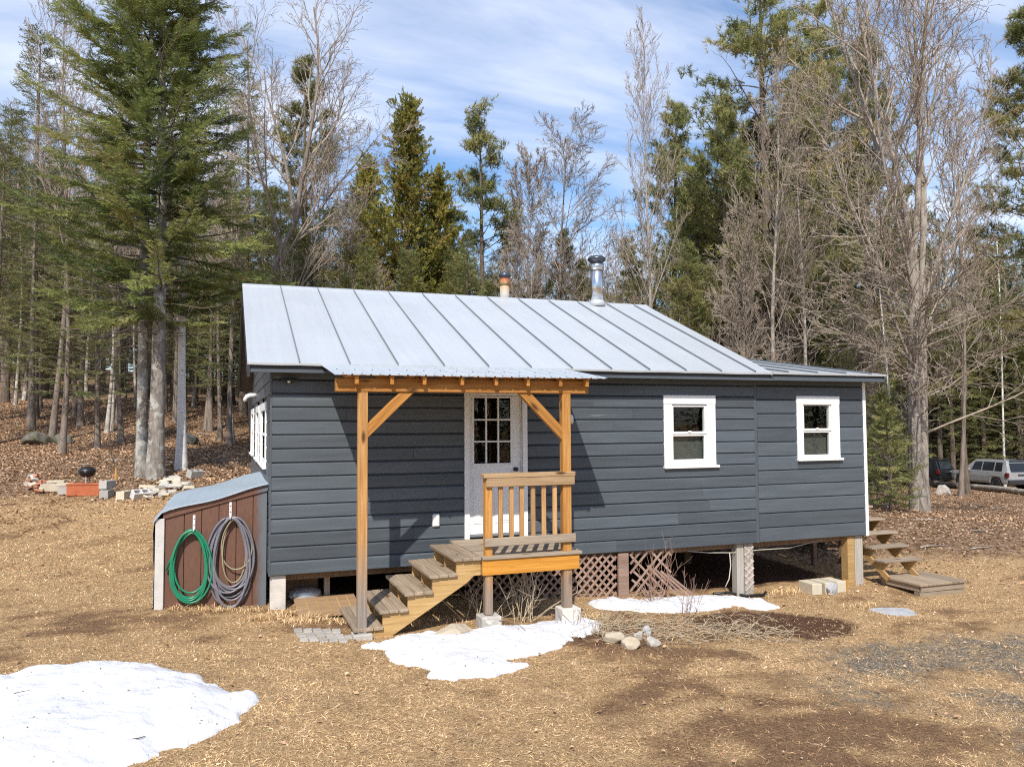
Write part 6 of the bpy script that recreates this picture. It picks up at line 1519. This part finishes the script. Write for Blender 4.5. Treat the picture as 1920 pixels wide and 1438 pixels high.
def tufts():
    x_, y_ = [], []
    spots = [(500, 1160, .12, 70), (532, 1152, .10, 80), (562, 1165, .18, 90), (585, 1158, .08, 40), (360, 1143, .12, 35), (425, 1146, .08, 30), (330, 1143, .1, 25), (740, 1180, .15, 50), (770, 1172, .1, 40), (835, 1166, .15, 45), (1500, 1108, .25, 90), (1470, 1112, .12, 60), (1445, 1098, .2, 60), (1350, 1105, .25, 60), (1400, 1102, .15, 40), (1540, 1098, .15, 60), (1612, 1140, .2, 50), (640, 1165, .1, 25), (470, 1148, .1, 40), (1120, 1158, .15, 30)]
    for px, py, s, n in spots:
        c = gpt(px, py); x_.append(c[0]+rsg.normal(0, s, n)); y_.append(c[1]+rsg.normal(0, s*.4, n))
    x = np.concatenate(x_); y = np.concatenate(y_); k_ = ~blocked(x, y); x, y = x[k_], y[k_]; x = np.repeat(x, 6)+rsg.normal(0, .02, len(x)*6); y = np.repeat(y, 6)+rsg.normal(0, .02, len(y)*6); n = len(x)
    az_ = rsg.uniform(0, 6.28, n); a = np.abs(rsg.normal(.95, .35, n)); L = rsg.uniform(.05, .20, n)*rsg.uniform(.5, 1, n); h = np.stack([np.cos(az_), np.sin(az_), 0*az_], 1); s = np.stack([-np.sin(az_), np.cos(az_), 0*az_], 1)*.0028
    b = np.stack([x, y, surf(x, y)-.01], 1); p1 = b+h*(L*.25*np.sin(a))[:, None]; p1[:, 2] += L*.55*np.cos(a); p2 = b+h*(L*(.35+.5*np.sin(a)))[:, None]; p2[:, 2] += L*.75*np.cos(a); 
    V = np.stack([b+s, b-s, p1+s, p1-s, p2], 1).reshape(-1, 3); k = np.arange(n)[:, None]*5; T = np.concatenate([k+np.array([[0, 1, 3]]), k+np.array([[0, 3, 2]]), k+np.array([[2, 3, 4]])], 1).reshape(-1, 3)
    col = np.repeat(STRAW[rsg.choice(6, n, p=[.3, .3, .15, .05, .05, .15])]*rsg.uniform(.8, 1.2, (n, 1)), 5, 0)
    tag(obj('grass_tufts', np_mesh('grass_tufts', V, tris=T, attrs={'Col': col}), M['grass_blade']), 'longer dry grass tufts along the cabin and shed', 'grass', kind='stuff')
tufts()
LEAFC = np.array([(.43, .275, .165), (.52, .36, .23), (.33, .20, .12), (.53, .38, .25), (.26, .155, .095), (.41, .235, .14)])
def leaves(n, x0, x1, y0, y1, size, name, lab, thin=0.0, scale_by=None):
    x = rsg.uniform(x0, x1, n); y = rsg.uniform(y0, y1, n); lw = leaf_w(x, y); cl = .35+.9*fbm(x, y, 91, 1.1, 3); keep = (rsg.rand(n) < np.maximum(lw*cl, thin)) & ~blocked(x, y) & in_view(x, y)
    x, y = x[keep], y[keep]; n = len(x); a = rsg.uniform(0, 6.28, n); L = size*rsg.uniform(.6, 1.4, n); nr = rsg.normal(0, .38, (n, 3)); nr[:, 2] = 1; nr /= np.linalg.norm(nr, axis=1)[:, None]
    d = np.stack([np.cos(a), np.sin(a), 0*a], 1); d -= nr*(d*nr).sum(1)[:, None]; s = np.cross(nr, d)*.42; b = np.stack([x, y, surf(x, y)+rsg.uniform(.004, .035, n)], 1)
    cur = nr*(L*rsg.uniform(.05, .35, n))[:, None]; Lc = L[:, None]
    V = np.stack([b-d*Lc*.5, b+s*Lc+cur, b-s*Lc+cur, b+d*Lc*.5], 1).reshape(-1, 3); k = np.arange(n)[:, None]*4; T = np.concatenate([k+np.array([[0, 1, 3]])*1, k+np.array([[0, 3, 2]])], 1).reshape(-1, 3)
    col = np.repeat(LEAFC[rsg.choice(6, n, p=[.25, .22, .2, .12, .11, .10])]*rsg.uniform(.7, 1.25, (n, 1))*(.6+.8*fbm(x, y, 95, 1.6, 4))[:, None], 4, 0)
    return tag(obj(name, np_mesh(name, V, tris=T, attrs={'Col': col}), M['leaf_litter']), lab, 'leaves', kind='stuff')
M['leaf_litter'] = vcol('leaf_litter_leaves', .8)
leaves(150000, -16, 9, 5, 34, .066, 'leaf_litter', 'brown fallen leaves covering the hillside')
leaves(110000, 7, 30, -5, 32, .058, 'fallen_leaves', 'brown fallen leaves round the maple')
def snow_debris():
    X_ = []
    for (sx_, sy_, sz_), n in zip(SNOWG, (170, 90, 40)):
        k = rsg.randint(0, len(sx_), n); X_.append(np.stack([sx_[k]+rsg.uniform(-.01, .01, n), sy_[k]+rsg.uniform(-.01, .01, n), sz_[k]+.006], 1))
    P = np.concatenate(X_); n = len(P); a = rsg.uniform(0, 6.28, n); L = rsg.uniform(.004, .02, n)*rsg.uniform(.5, 1.3, n); d = np.stack([np.cos(a), np.sin(a), rsg.normal(0, .3, n)], 1)*L[:, None]; s = np.stack([-np.sin(a), np.cos(a), rsg.normal(0, .4, n)], 1)*(L*rsg.uniform(.12, .6, n))[:, None]
    V = np.stack([P-d, P+s, P-s, P+d], 1).reshape(-1, 3); k = np.arange(n)[:, None]*4; T = np.concatenate([k+np.array([[0, 2, 1]]), k+np.array([[1, 2, 3]])], 1).reshape(-1, 3)
    tag(obj('snow_debris', np_mesh('snow_debris', V, tris=T, attrs={'Col': np.repeat(LEAFC[rsg.choice(6, n)]*.55, 4, 0)}), M['leaf_litter']), 'dark bits of bark and leaf lying on the snow', 'debris', kind='stuff')
snow_debris()
leaves(1500, -8, 12, -7.5, 4, .045, 'scattered_leaves', 'single dry leaves scattered over the lawn', .9)
